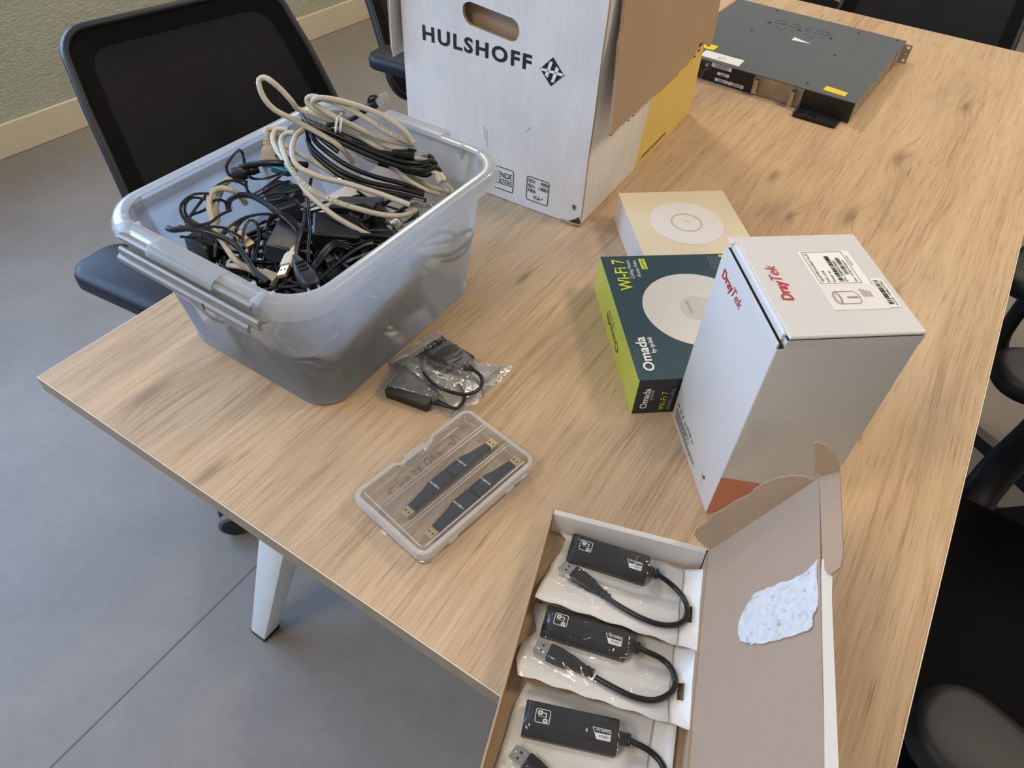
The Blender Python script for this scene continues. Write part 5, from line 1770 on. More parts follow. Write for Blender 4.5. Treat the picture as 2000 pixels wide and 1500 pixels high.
for k, (p, yaw, hs, lb, mt) in enumerate(AD):
    Mx = Matrix.Translation((p[0], p[1], p[2] + TZ)) @ Matrix.Rotation(yaw, 4, 'Z') @ Matrix.Rotation(.25 * math.sin(k * 2.1), 4, 'X') @ Matrix.Rotation(.2 * math.cos(k * 1.7), 4, 'Y')
    mb = MB()
    mb.prism(rrect(-hs[0], -hs[1], hs[0], hs[1], .004, 3), -hs[2], hs[2], .0025, M=Mx)
    o = mb.build('power_adapter', M[mt], None, 40)
    if lb:
        tag(o, lb, 'power adapter')
    else:
        tag(o, 'black power adapter buried in the cable pile behind the frosted bin wall', 'power adapter', 'buried power adapters')
    if k < 8:
        mb = MB()
        for y in (-.0095, .0095):
            if k == 3:
                mb.cyl((.004, y * .8, hs[2] - .001), (.004, y * .8, hs[2] + .019), .0021, 10, M=Mx)
            else:
                mb.cyl((hs[0] - .001, y, 0), (hs[0] + .018, y, 0), .0021, 10, M=Mx)
        mb.build('plug_pins', M['silver'], o, 40)
        mb = MB()
        mb.tube([tuple(Mx @ Vector((-hs[0] + .001, 0, 0))), tuple(Mx @ Vector((-hs[0] - .012, 0, 0)))], .0035, 8)
        mb.build('strain_relief', M['black_plug'], o, 40)
# small gold-tipped plugs
for p, d in (((.2270, .3080, .158), (-.15, -.1, -1)), ((.0800, .2130, .150), (1, .3, .1))):
    a = Vector((p[0], p[1], p[2] + TZ))
    d = Vector(d).normalized()
    mb = MB()
    mb.tube([tuple(a + d * .012), tuple(a + d * .030)], .0042, 10)
    mb.tube(spline([tuple(a + d * .029), tuple(a + d * .05 + Vector((.01, .01, 0))), tuple(a + d * .05 + Vector((.03, .03, -.03)))], .005), .0018, 6)
    o = mb.build('power_cable', M['black_cable'], None, 40)
    tag(o, 'thin black adapter lead with a shiny barrel tip' + (' in the dark centre of the bin' if p[0] > .2 else ' at the left rim of the bin'), 'cable')
    mb = MB()
    mb.tube([tuple(a), tuple(a + d * .0125)], .0028, 12)
    mb.build('barrel_tip', M['gold'] if p[0] > .2 else M['silver'], o, 40)
# the tangle underneath
rnd = random.Random(21)


def zcap(x, y):
    return .100 + .055 * max(0, min(1, (x - .12) / .12)) * max(0, min(1, (y - .22) / .12)) - .06 * max(0, (y - .44) / .05)


for k in range(66):
    cx, cy = rnd.uniform(.12, .325), rnd.uniform(.195, .440)
    zc = rnd.uniform(.012, 1.0) ** .8 * zcap(cx, cy)
    n = rnd.randint(6, 11)
    ax, ay = rnd.uniform(.025, .085), rnd.uniform(.03, .10)
    a0 = rnd.uniform(0, 6.3)
    pts = []
    for i in range(n):
        a = a0 + i * rnd.uniform(.7, 1.3)
        x = cx + ax * math.cos(a) + rnd.uniform(-.015, .015)
        y = cy + ay * math.sin(a) + rnd.uniform(-.015, .015)
        z = zc + rnd.uniform(-.028, .03)
        z = max(.012, min(z, zcap(x, y)))
        hw = .122 + z * .065
        x = min(max(x, BX - hw + .006), BX + hw - .006)
        y = min(max(y, BY - .148 - z * .12), BY + .125 + z * .1)
        pts.append((x, y, z + TZ))
    r = rnd.choice((.0017, .002, .0024, .003, .0033))
    mb = MB()
    mb.tube(spline(pts, .009), r, 6)
    o = mb.build('power_cable', M['black_cable'], None, 60)
    tag(o, 'black cord knotted into the tangle that fills the lower part of the bin', 'cable', 'tangled black cords in the bin')
# bundle of wires tied near the right wall
for k in range(9):
    a = k * .7
    pts = [(.2520 + .006 * math.cos(a), .2500 + .006 * math.sin(a), .112), (.2560 + .004 * math.cos(a), .2800 + .004 * math.sin(a), .134 + .003 * math.sin(a)),
           (.2620 + .005 * math.cos(a), .3020, .146 + .004 * math.sin(a)), (.2700 + .010 * math.cos(a), .3150 + .008 * math.sin(a), .140), (.2640 + .014 * math.cos(a), .3300 + .01 * math.sin(a), .118)]
    mb = MB()
    mb.tube(spline([(x, y, z + TZ) for x, y, z in pts], .006), .0016, 6)
    o = mb.build('power_cable', M['black_cable'], None, 60)
    tag(o, 'thin black wire gathered in the bundle by the right wall of the bin', 'cable', 'bundled thin wires in the bin')

# ------------------------------------------------------------------ parts case with USB sticks
CY = -math.radians(9.5)
CASE = (.5400, .1590)
cs = thing('parts_case', 'flat clear plastic parts case with three compartments holding USB sticks', 'case', (CASE[0], CASE[1], TZ), CY)


def case_outline(d=0.0, r=.014, notch=.0050):
    x0, x1, y0, y1 = -.0600 + d, .0590 - d, -.0890 + d, .0950 - d
    rr = max(.003, r - d)
    o = rrect(x0, y0, x1, y1, rr, 6)
    # thumb recess in the left side
    out = []
    left = [(x0, .0320), (x0 + notch, .0255), (x0 + notch, -.0215), (x0, -.0275)]
    i_ins = 3 * 7
    out = o[:i_ins] + left + o[i_ins:]
    return out


mb = MB()
mb.loft([[(x, y, .0006) for x, y in case_outline(.010)], [(x, y, .0006) for x, y in case_outline(.0045)], [(x, y, .002) for x, y in case_outline(.0025)], [(x, y, .0135) for x, y in case_outline(.0015)]], True, False)
mb.build('case_base', M['case_film'], cs, 40)
mb = MB()
mb.loft([[(x, y, .0130) for x, y in case_outline(.0005)], [(x, y, .0215) for x, y in case_outline(.0)], [(x, y, .0238) for x, y in case_outline(.0014)], [(x, y, .0243) for x, y in case_outline(.0040)], [(x, y, .0236) for x, y in case_outline(.0062)]], False, False)
mb.build('lid_rim', M['case_rim'], cs, 40)
mb = MB()
o_ = case_outline(.0060)
mb.add([(x, y, .0236) for x, y in o_], [tuple(range(len(o_)))])
mb.build('lid_window', M['case_film'], cs)
for x_, w in ((-.0245, .0042), (.0150, .0040)):
    mb = MB()
    for dx in (-w / 2, w / 2):
        mb.add([(x_ + dx, -.0850, .0022), (x_ + dx, .0905, .0022), (x_ + dx, .0905, .0205), (x_ + dx, -.0850, .0205)], [(0, 1, 2, 3)])
    dv = mb.build('divider', M['case_film'], cs)
    mb = MB()
    for dx in (-w / 2, w / 2):
        mb.tube([(x_ + dx, -.0850, .0205), (x_ + dx, .0905, .0205)], .0007, 6)
    mb.build('divider_edge', M['case_rim'], dv)
mb = MB()
mb.tube([(.0490, -.076, .0243), (.0490, .080, .0243)], .0011, 8)
mb.tube([(-.050, -.0765, .0243), (.046, -.0790, .0243)], .0007, 8)
mb.build('lid_ridge', M['case_rim'], cs, 60)
mb = MB()
mb.prism(rrect(-.0580, -.012, -.0545, .018, .001, 2), .006, .0225, .0006)
mb.build('case_latch', M['case_rim'], cs)
for y_ in (-.045, .045):
    mb = MB()
    mb.cyl((.0585, y_ - .006, .0135), (.0585, y_ + .006, .0135), .0022, 10)
    mb.build('case_hinge', M['case_rim'], cs, 40)
mb = MB()
mb.cyl((-.006, -.0905, .0115), (.003, -.0905, .0115), .0018, 8)
mb.build('latch_pin', M['case_rim'], cs)
# handwriting inside the left compartment
hw = [[(-.0455, -.0380), (-.0466, -.0420), (-.0463, -.0444), (-.0440, -.0485), (-.0405, -.0485), (-.0387, -.0467)],
      [(-.0510, -.0324), (-.0490, -.0330), (-.0463, -.0322)], [(-.0430, -.0328), (-.0388, -.0347)],
      [(-.0428, -.0316), (-.0402, -.0289), (-.0436, -.0282)], [(-.0436, -.0228), (-.0450, -.0200), (-.0425, -.0180), (-.0395, -.0200), (-.0399, -.0231), (-.0440, -.0235)],
      [(-.0459, -.0117), (-.0466, -.0095), (-.0440, -.0090), (-.0425, -.0075), (-.0408, -.0090), (-.0417, -.0124)],
      [(-.0463, .0008), (-.0397, -.0037)], [(-.0450, -.0046), (-.0430, -.0020), (-.0386, -.0016)],
      [(-.0400, .0085), (-.0450, .0092), (-.0485, .0120), (-.0490, .0145), (-.0465, .0165), (-.0420, .0150), (-.0384, .0124)],
      [(-.0453, .0247), (-.0475, .0222), (-.0462, .0200), (-.0440, .0212), (-.0420, .0235), (-.0410, .0215), (-.0422, .0198)],
      [(-.0468, .0284), (-.0452, .0306), (-.0430, .0290), (-.0408, .0300), (-.0425, .0330), (-.0410, .0362), (-.0434, .0372)], [(-.0434, .0420), (-.0412, .0405)],
      [(-.0467, .0492), (-.0429, .0488)], [(-.0462, .0550), (-.0445, .0577), (-.0415, .0560), (-.0406, .0531), (-.0427, .0510), (-.0445, .0530)],
      [(-.0480, .0560), (-.0505, .0585), (-.0500, .0618), (-.0460, .0632), (-.0400, .0631)]]
mb = MB()
for st in hw:
    P = spline([(x, y, .0031) for x, y in st], .0012)
    for i in range(len(P) - 1):
        d = (P[i + 1] - P[i])
        if d.length < 1e-7:
            continue
        d = d.normalized()
        s = Vector((-d.y, d.x, 0)) * .00045
        mb.add([P[i] + s, P[i] - s, P[i + 1] - s + d * .0002, P[i + 1] + s + d * .0002], [(0, 1, 2, 3)])
mb.build('handwriting', M['ink_soft'], cs)
RC = Matrix.Rotation(CY, 3, 'Z')


def stick(xc, y0, sgn, label):
    """USB stick: y0 = flat joint end, plug pointing sgn*y"""
    p = RC @ Vector((xc, y0, .0030))
    s = thing('usb_stick', label, 'usb stick', (CASE[0] + p.x, CASE[1] + p.y, TZ + p.z), CY + (0 if sgn > 0 else PI), 'USB sticks in the parts case')
    mir = sgn
    # in local frame plug points +y; the slanted shoulder is on the world -x side
    q = -1 * mir
    o = [(q * .0088, .0), (q * .0088, .018), (q * .0085, .026), (q * .0052, .037), (q * .0022, .0600), (q * .0018, .0615), (-q * .0082, .0615), (-q * .0084, .0)]
    if q > 0:
        o = o[::-1]
    # ccw check
    A_ = sum(o[i][0] * o[(i + 1) % len(o)][1] - o[(i + 1) % len(o)][0] * o[i][1] for i in range(len(o)))
    if A_ < 0:
        o = o[::-1]
    mb = MB()
    mb.prism(o, 0.0, .0096, .0013)
    mb.build('stick_body', M['stick'], s, 25)
    xm = (q * .0020 - q * .0082) / 2
    mb = MB()
    mb.prism(rrect(xm - .0058, .0605, xm + .0058, .0735, .0004, 2), .0026, .0072, .0003)
    sh = mb.build('usb_plug', M['gold'], s)
    mb = MB()
    for dx in (-.0038, .0016):
        mb.box((xm + dx, .0660, .00705), (xm + dx + .0022, .0682, .0073))
    mb.build('plug_windows', M['dark_gap'], sh)
    mb = MB()
    mb.box((-.0078, .0005, .0094), (.0078, .0009, .0098))
    for k in range(3):
        rr_ = .0022 + k * .0016
        mb.tube([(-.001 + rr_ * math.cos(a), .010 + rr_ * math.sin(a), .0096) for a in [k2 * PI / 10 - PI / 4 for k2 in range(16)]], .0003, 5)
    mb.build('moulded_rings', M['navy_plug'], s)
    text(s, 'LogiLink', (-.0076 if mir > 0 else -.0076, .0185 if mir > 0 else .0220, .0096), (1, 0, 0), (0, 1, 0), M['white_ink'], h=.0026, w=.0150, bold=.01, lift=.0003)
    return s


stick(-.0080, .0150, 1, 'dark USB stick in the middle compartment, plug toward the bagged adapters')
stick(-.0080, .0130, -1, 'dark USB stick in the middle compartment, plug toward the near case edge')
stick(.0310, .0155, 1, 'dark USB stick in the right compartment, plug toward the white carton')
stick(.0310, .0130, -1, 'dark USB stick in the right compartment, plug at the near right case corner')

# ------------------------------------------------------------------ bagged adapters beside the bin


def drape(x, y, base, blobs):
    h = base
    for cx, cy, hx, hy, yaw, topz, fall in blobs:
        dx, dy = x - cx, y - cy
        c, s = math.cos(-yaw), math.sin(-yaw)
        lx, ly = dx * c - dy * s, dx * s + dy * c
        ex, ey = max(abs(lx) - hx, 0), max(abs(ly) - hy, 0)
        d = math.hypot(ex, ey)
        k = max(0.0, 1 - d / fall)
        k = k * k * (3 - 2 * k)
        h = max(h, base + (topz - base) * k)
    return h


def wob(x, y, s):
    return (math.sin(x * 210 + s) * math.cos(y * 170 - s * 2) + .6 * math.sin(x * 90 - y * 260 + s * 3) + .5 * math.sin((x + y) * 430 + s))


def bag(name, label, quad, blobs, base, seed, grp=None, n=26, amp=.0011, seal=None):
    q = [Vector((a, b)) for a, b in quad]
    c = sum(q, Vector((0, 0))) / 4
    o = thing(name, label, 'bag', (c.x, c.y, TZ), 0, grp)

    def pt(u, v):
        return q[0] * (1 - u) * (1 - v) + q[1] * u * (1 - v) + q[2] * u * v + q[3] * (1 - u) * v
    top, bot = [], []
    for j in range(n + 1):
        for i in range(n + 1):
            u, v = i / n, j / n
            p = pt(u, v)
            e = min(u, 1 - u, v, 1 - v)
            e = min(1, e * 9)
            jit = .0016 * (1 - e) * math.sin((i + j) * 1.7 + seed)
            b0 = base(p.x, p.y) if callable(base) else base
            hgt = drape(p.x, p.y, b0 + .0006, blobs)
            z = b0 + .0005 + (hgt - b0) * e + amp * e * (1 + wob(p.x, p.y, seed)) * .8 + .0014 * (1 - e) * (1 + math.sin((i * 3 + j * 2) * .9 + seed))
            top.append((p.x - c.x + jit, p.y - c.y - jit, max(z, b0 + .0009)))
            bot.append((p.x - c.x + jit, p.y - c.y - jit, b0 + .0003 + .0003 * (1 - e)))
    fs = [(j * (n + 1) + i, j * (n + 1) + i + 1, (j + 1) * (n + 1) + i + 1, (j + 1) * (n + 1) + i) for j in range(n) for i in range(n)]
    mb = MB()
    mb.add(top, fs)
    mb.build('bag_front', M['bag_film'], o, 70)
    mb = MB()
    mb.add(bot, [f[::-1] for f in fs])
    mb.build('bag_back', M['bag_film'], o, 70)
    # zip strip: two ridges along the first side
    if seal:
        mb = MB()
        for k in (.085, .105):
            P = []
            for i in range(n + 1):
                u = i / n
                p = pt(u, k) if seal == 'v0' else pt(k, u) if seal == 'u0' else pt(1 - k, u)
                b0 = base(p.x, p.y) if callable(base) else base
                P.append((p.x - c.x, p.y - c.y, drape(p.x, p.y, b0 + .001, blobs) + .0018))
            mb.tube(P, .0009, 6)
        mb.build('zip_strip', M['clear'], o, 60)
    return o, c, pt


AYL = .17
low_blob = [(.4150, .2640, .0315, .0290, AYL, .0165, .012)]
ad = thing('usb_adapter', 'black box adapter in the lower zip bag, under the looped one', 'adapter', (.4150, .2640, TZ + .0012), AYL)
mb = MB()
mb.prism(rrect(-.0315, -.0290, .0315, .0290, .0035, 4), 0, .0138, .0014)
mb.build('adapter_body', M['adapter'], ad, 35)
mb = MB()
mb.loft([[(x, y, z + .007) for y, z in rrect(-w, -h, w, h, h * .7, 3)] for x, w, h in ((.0313, .0050, .0042), (.037, .0046, .004), (.039, .0036, .0032), (.043, .0030, .003), (.052, .0026, .0026))], M=frame((0, -.013, 0), (1, 0, 0), (0, 1, 0)))
mb.build('strain_relief', M['black_plug'], ad, 40)
mb = MB()
mb.tube(spline([(.051, -.013, .007), (.062, -.012, .006), (.066, .002, .0045), (.058, .020, .004), (.040, .034, .004)], .004), .0021, 8)
mb.build('adapter_cable', M['black_cable'], ad, 60)
bag('zip_bag', 'lower clear zip bag, mostly under the printed bag and touching the parts case', [(.3730, .2270), (.4900, .2560), (.4960, .3760), (.3520, .3050)], low_blob, 0.0, 1.0, 'clear zip bags with adapters', seal='u1')
# upper adapter, tilted on the lower one


def upbase(x, y):
    return drape(x, y, .0016, [(.4150, .2640, .0315, .0290, AYL, .0172, .022)])


Zu = .0175
ua = thing('usb_adapter', 'black box adapter in the upper printed zip bag with a looped cable', 'adapter', (.4180, .3340, TZ + .0030), 0)
Mx = Matrix.Rotation(-.10, 4, 'Z')
mb = MB()
mb.prism(rrect(-.0290, -.0185, .0290, .0185, .0035, 4), 0, .0125, .0014, M=Mx)
mb.build('adapter_body', M['adapter'], ua, 35)
mb = MB()
mb.tube(spline([(x - .418, y - .334, z - .003) for x, y, z in ((.446, .331, .010), (.458, .331, .010), (.474, .326, .011), (.484, .314, .012), (.486, .300, .013), (.478, .284, .015), (.458, .272, .0205), (.435, .272, .0215), (.412, .283, .0215), (.396, .300, .0200), (.389, .318, .0170))], .004), .0024, 8)
mb.build('adapter_cable', M['black_cable'], ua, 60)
mb = MB()
mb.loft([[(x, y, z + .0068) for y, z in rrect(-w, -h, w, h, h * .7, 3)] for x, w, h in ((.0265, .0052, .0042), (.033, .0048, .004), (.036, .0036, .0032), (.040, .0030, .003))], M=frame((0, -.003, 0), (1, 0, 0), (0, 1, 0)))
mb.build('strain_relief', M['black_plug'], ua, 40)
up_blob = [(.4180, .3340, .0285, .0180, -.10, .0172, .014), (.4360, .2900, .040, .014, .1, .0250, .016)]
uq = [(.3470, .2830), (.4720, .2640), (.4930, .3420), (.3670, .3700)]
ub, uc, upt = bag('zip_bag', 'upper clear zip bag printed in black, lying across the other bagged adapter', uq, up_blob, upbase, 3.0, 'clear zip bags with adapters', seal='u0')


def bag_print(s, u0, v0, du, dv, h, w, mt, bold=0.0, shear=0.0):
    """text laid on the draped bag: reads along v"""
    cu = bpy.data.curves.new('t', 'FONT')
    cu.body = s
    cu.offset = bold
    cu.shear = shear
    cu.resolution_u = 2
    ob = bpy.data.objects.new('t', cu)
    me = ob.to_mesh()
    V = [v.co.copy() for v in me.vertices]
    F = [tuple(p.vertices) for p in me.polygons]
    ob.to_mesh_clear()
    bpy.data.objects.remove(ob)
    bpy.data.curves.remove(cu)
    xm = max(v.x for v in V)
    vs = []
    for v in V:
        p = upt(u0 - v.y / .69 * h, v0 + v.x / xm * w)
        z = drape(p.x, p.y, upbase(p.x, p.y) + .0006, up_blob)
        vs.append((p.x - uc.x, p.y - uc.y, max(z, upbase(p.x, p.y)) + .0030 + .0008 * wob(p.x, p.y, 3.0)))
    mb = MB()
    mb.add(vs, F)
    return mb.build('lettering', mt, ub)


bag_print('AG', .300, .26, 0, 0, .105, .17, M['ink'], .06, .2)
for k in range(4):
    bag_print('----', .215 + k * .026, .13 + .01 * k, 0, 0, .05, .13, M['ink'], .03)
bag_print('A', .215, .45, 0, 0, .035, .035, M['ink'], .01)
bag_print('GOOBAY', .300, .46, 0, 0, .085, .40, M['ink'], .035)
for k, (s, w) in enumerate((('WARNING ....', .22), ('To avoid danger of suffocation keep', .62), ('this bag away from babies and children', .70), ('Achtung: Um Erstickungsgefahr zu', .60), ('vermeiden halten Sie diesen Beutel', .66),
                            ('von Kindern fern ..........', .50), ('Attention: tenir hors de portee', .62), ('des enfants ...', .36), ('Avvertenza ..... bambini', .55), ('Advertencia ....', .40))):
    bag_print(s, .355 + k * .033, .20 + (.03 if k % 3 == 0 else 0), 0, 0, .020, w, M['ink'], .05)
bag_print('D ACCESS  CE  X  UK', .735, .16, 0, 0, .042, .55, M['ink'], .03)

# ------------------------------------------------------------------ open mailer with packed adapters
TYAW = math.radians(17.5)
T0 = Vector((.664, .190, TZ))
ml = thing('mailer_box', 'open white mailer carton, brown inside, lid tilted up with a torn tape patch', 'box', T0, TYAW)
MW, ML, MH = .1706, .300, .030
t_ = .0018
mb = MB()
mb.box((0, -ML, 0.0004), (MW, 0, .0022), [0, 1, 0, 0, 0, 0])
mb.build('tray_floor', [M['white_card'], M['kraft']], ml)
mb = MB()
v_, f_, m_ = plate([(-ML, .0022), (0, .0022), (0, MH), (-ML, MH)], [], t_, 0, 1, 1)
mb.add(v_, f_, m_, frame((0, 0, 0), (0, 1, 0), (0, 0, 1), (1, 0, 0)) @ Matrix.Translation((0, 0, t_)))
mb.build('side_wall', [M['kraft'], M['kraft']], ml)
mb = MB()
v_, f_, m_ = plate([(-ML, .0022), (-.002, .0022), (-.002, MH - .001), (-ML, MH - .001)], [], t_, 0, 1, 1)
mb.add(v_, f_, m_, frame((MW, 0, 0), (0, 1, 0), (0, 0, 1), (1, 0, 0)))
mb.build('side_wall', [M['white_card'], M['kraft']], ml)
# rolled white far wall
mb = MB()
pr = [(-.0004, .0022), (.0004, MH - .002), (-.0008, MH), (-.0030, MH + .0006), (-.0062, MH - .0010), (-.0100, .012), (-.0108, .0024), (-.0090, .0024), (-.0080, .012), (-.0050, MH - .0030)]
mb.loft([[(x, y, z) for y, z in pr] for x in (.0022, MW - .003)])
mb.build('end_wall', M['white_card'], ml, 30)
mb = MB()
mb.box((0, -ML, .0022), (MW, -ML + .004, MH))
mb.build('end_wall', M['white_card'], ml)
mb = MB()
mb.tube([(MW - .0035, -.010, .004), (MW - .0025, -.006, MH - .004), (MW - .0015, -.003, MH)], .0009, 6)
mb.build('fold_slit', M['dark_gap'], ml)
# lid: leans back from the right wall
TH_ = math.radians(69)
LA = Vector((.1706, -.002, .0305))
le = Vector((math.cos(TH_), 0, math.sin(TH_)))
ln = Vector((-math.sin(TH_), 0, math.cos(TH_)))       # toward the tray
lf = Vector((0, 1, 0))


def LP(e, near, n=0.0):
    return LA + le * e - lf * near + ln * n


MLD = Matrix(((le.x, -lf.x, 0, LA.x), (le.y, -lf.y, 0, LA.y), (le.z, -lf.z, 0, LA.z), (0, 0, 0, 1)))
lnn = le.cross(lf)     # = outward side sign


def lid_frame(n=0.0):
    z = ln
    o = LA + ln * n
    return Matrix(((le.x, lf.x, z.x, o.x), (le.y, lf.y, z.y, o.y), (le.z, lf.z, z.z, o.z), (0, 0, 0, 1)))


mb = MB()
add_plate(mb, [(0, -.298), (.1605, -.298), (.1620, -.2), (.1630, -.10), (.1652, -.0012), (.0, -.0012)], [], .0022, lid_frame(0), 0, 1, 2)
ld = mb.build('lid', [M['kraft_pale'], M['white_card'], M['kraft']], ml)
# far dust flap: folded toward the tray
ph = math.radians(72)
w = lf * math.cos(ph) + ln * math.sin(ph)
base = LP(0, .0012)
Mf = Matrix(((le.x, w.x, 0, base.x), (le.y, w.y, 0, base.y), (le.z, w.z, 0, base.z), (0, 0, 0, 1)))
nz = le.cross(w)
for i in range(3):
    Mf[i][2] = nz[i]
fo = [(.0015, 0), (.1585, 0), (.1560, .0080), (.1460, .0160), (.1330, .0215), (.1180, .0245), (.105, .0250), (.096, .0235), (.080, .0262), (.060, .0268), (.045, .0285), (.030, .0260), (.012, .0265), (.004, .0235), (.0005, .016)]
v_, f_, m_ = plate(fo, [], .0022, 0, 1, 2)
mb = MB()
mb.add(v_, f_, m_, Mf)
mb.build('dust_flap', [M['kraft'], M['kraft'], M['kraft_pale']], ml)
# tuck flap along the lid's free edge: far piece folded on, near piece folded back white
ta = TH_ - math.radians(32)
t2 = Vector((math.cos(ta), 0, math.sin(ta)))
base = LP(.1655, 0)
mb = MB()
M2 = Matrix(((t2.x, lf.x, 0, base.x), (t2.y, lf.y, 0, base.y), (t2.z, lf.z, 0, base.z), (0, 0, 0, 1)))
nz = t2.cross(lf)
for i in range(3):
    M2[i][2] = nz[i]
v_, f_, m_ = plate([(0, -.094), (.006, -.100), (.0135, -.094), (.0160, -.080), (.0168, -.03), (.0172, .012), (.0160, .0225), (.0, -.0002)], [], .0020, 0, 1, 2)
mb.add(v_, f_, m_, M2)
mb.build('tuck_flap', [M['kraft_pale'], M['kraft'], M['kraft']], ml)
base = LP(.1640, .0)
mb = MB()
e0 = [(.0, -.086), (.0045, -.083), (.0080, -.089), (.0062, -.12), (.0060, -.20), (.0056, -.298), (-.0035, -.298), (-.0018, -.2), (-.0008, -.1)]
ta = TH_ - math.radians(62)
t3 = Vector((math.cos(ta), 0, math.sin(ta)))
M3 = Matrix(((t3.x, lf.x, 0, base.x), (t3.y, lf.y, 0, base.y), (t3.z, lf.z, 0, base.z + .002), (0, 0, 0, 1)))
nz = t3.cross(lf)
for i in range(3):
    M3[i][2] = nz[i]
v_, f_, m_ = plate(e0, [], .0022, 0, 0, 0)
mb.add(v_, f_, m_, M3)
mb.build('tuck_flap', [M['white_card']], ml)
mb = MB()
mb.tube([tuple(LP(.1632, .086, .0012)), tuple(LP(.1622, .16, .0012)), tuple(LP(.1605, .297, .0012))], .0012, 6)
mb.build('fold_edge', M['kraft'], ml)
# small round ear at the far end of the tuck flap
base = LP(.1655, .0002)
e1 = t2
w2 = (lf * math.cos(math.radians(75)) + Vector((-t2.z, 0, t2.x)) * math.sin(math.radians(75)))
M4 = Matrix(((e1.x, w2.x, 0, base.x), (e1.y, w2.y, 0, base.y), (e1.z, w2.z, 0, base.z), (0, 0, 0, 1)))
nz = e1.cross(w2)
for i in range(3):
    M4[i][2] = nz[i]
v_, f_, m_ = plate([(-.004, .002), (.0165, .004), (.0200, .012), (.0195, .022), (.0150, .031), (.0085, .0355), (.0060, .034), (.0020, .018)], [], .0020, 0, 0, 0)
mb = MB()
mb.add(v_, f_, m_, M4)
mb.build('ear_flap', [M['kraft']], ml)
# torn tape patch
pa = [(.1612, -.0850), (.1480, -.0905), (.1335, -.0909), (.1180, -.0880), (.1000, -.0862), (.0812, -.0849), (.0700, -.0930), (.0604, -.1050), (.0600, -.1150), (.0637, -.1241), (.0800, -.1320), (.0983, -.1368), (.1200, -.1400), (.1420, -.1425), (.1525, -.1420), (.1550, -.1370), (.1541, -.1318), (.1597, -.1270), (.1612, -.1180)]
rnd = random.Random(2)
pb = []
for i in range(len(pa)):
    a, b = Vector(pa[i]), Vector(pa[(i + 1) % len(pa)])
    for k in range(4):
        q = a.lerp(b, k / 4)
        pb.append((q.x + rnd.uniform(-.0007, .0007), q.y + rnd.uniform(-.0007, .0007)))
mb = MB()
add_plate(mb, pb, [], .0012, lid_frame(.0016))
mb.build('torn_tape', M['torn'], ml)


# pouches: white card back with euro-hole header, clear film in front
RT = Matrix.Rotation(TYAW, 3, 'Z')


def W(a, b, z=0.0):
    p = RT @ Vector((a, -b, z))
    return (T0.x + p.x, T0.y + p.y, TZ + z)


def pouch_z(zf, a, b):
    z = zf(a, b)
    if a > .150:
        k = min(1.0, (a - .150) / .024)
        z = z * (1 - k * k) + max(z, .0250) * k * k
    return z


def pouch(label, ow, zf, blobs, seed, header=True):
    """ow: outline samples (left edge a, b) ; zf(a,b): height of the white back"""
    o = thing('pouch', label, 'pouch', W(0, 0, 0), TYAW, 'sealed pouches in the mailer')
    b0, b1, left, right, slope = ow
    n, m = 22, 30

    def pt(u, v):
        a0 = left(v)
        a1 = right(v)
        a = a0 + (a1 - a0) * u
        b = b0 + (b1 - b0) * v + slope * (a - .08)
        return a, b

    def zz(a, b):
        return pouch_z(zf, a, b)
    back, front = [], []
    for j in range(n + 1):
        for i in range(m + 1):
            u, v = i / m, j / n
            a, b = pt(u, v)
            z = zz(a, b)
            jit = .0009 * math.sin(i * 1.1 + seed * 2) if j in (0, n) else 0
            back.append((a, -b + jit, z))
            e = min(1, min(u * 14, (1 - u) * 9, v * 10, (1 - v) * 10))
            f = drape(a, b, z, [(q[0], q[1], q[2], q[3], q[4], q[5] + zf(q[0], q[1]), q[6]) for q in blobs])
            front.append((a, -b + jit, z + .0005 + (f - z) * e + .0005 * e * (1 + wob(a * .8, b * .8, seed))))
    fs = [(j * (m + 1) + i, (j + 1) * (m + 1) + i, (j + 1) * (m + 1) + i + 1, j * (m + 1) + i + 1) for j in range(n) for i in range(m)]
    bf = list(fs)
    if header:      # euro hole: leave out cells near the right edge
        bf = [f for k, f in enumerate(fs) if not (m - 3 <= k % m <= m - 3 and n * .42 < k // m < n * .66)]
    mb = MB()
    mb.add(back, bf)
    ob = mb.build('pouch_back', M['pouch'], o, 70)
    sm = ob.modifiers.new('thickness', 'SOLIDIFY')
    sm.thickness = .0005
    mb = MB()
    ff = [f for k, f in enumerate(fs) if k % m < m - 4]
    mb.add(front, ff)
    mb.build('pouch_film', M['film'], o, 70)
    # heat-seal seam near the header
    mb = MB()
    P = []
    for j in range(n + 1):
        a, b = pt((m - 4.3) / m, j / n)
        P.append((a, -b, zz(a, b) + .0008))
    mb.tube(P, .0006, 6)
    mb.build('pouch_seam', M['clear'], o, 60)
    return o


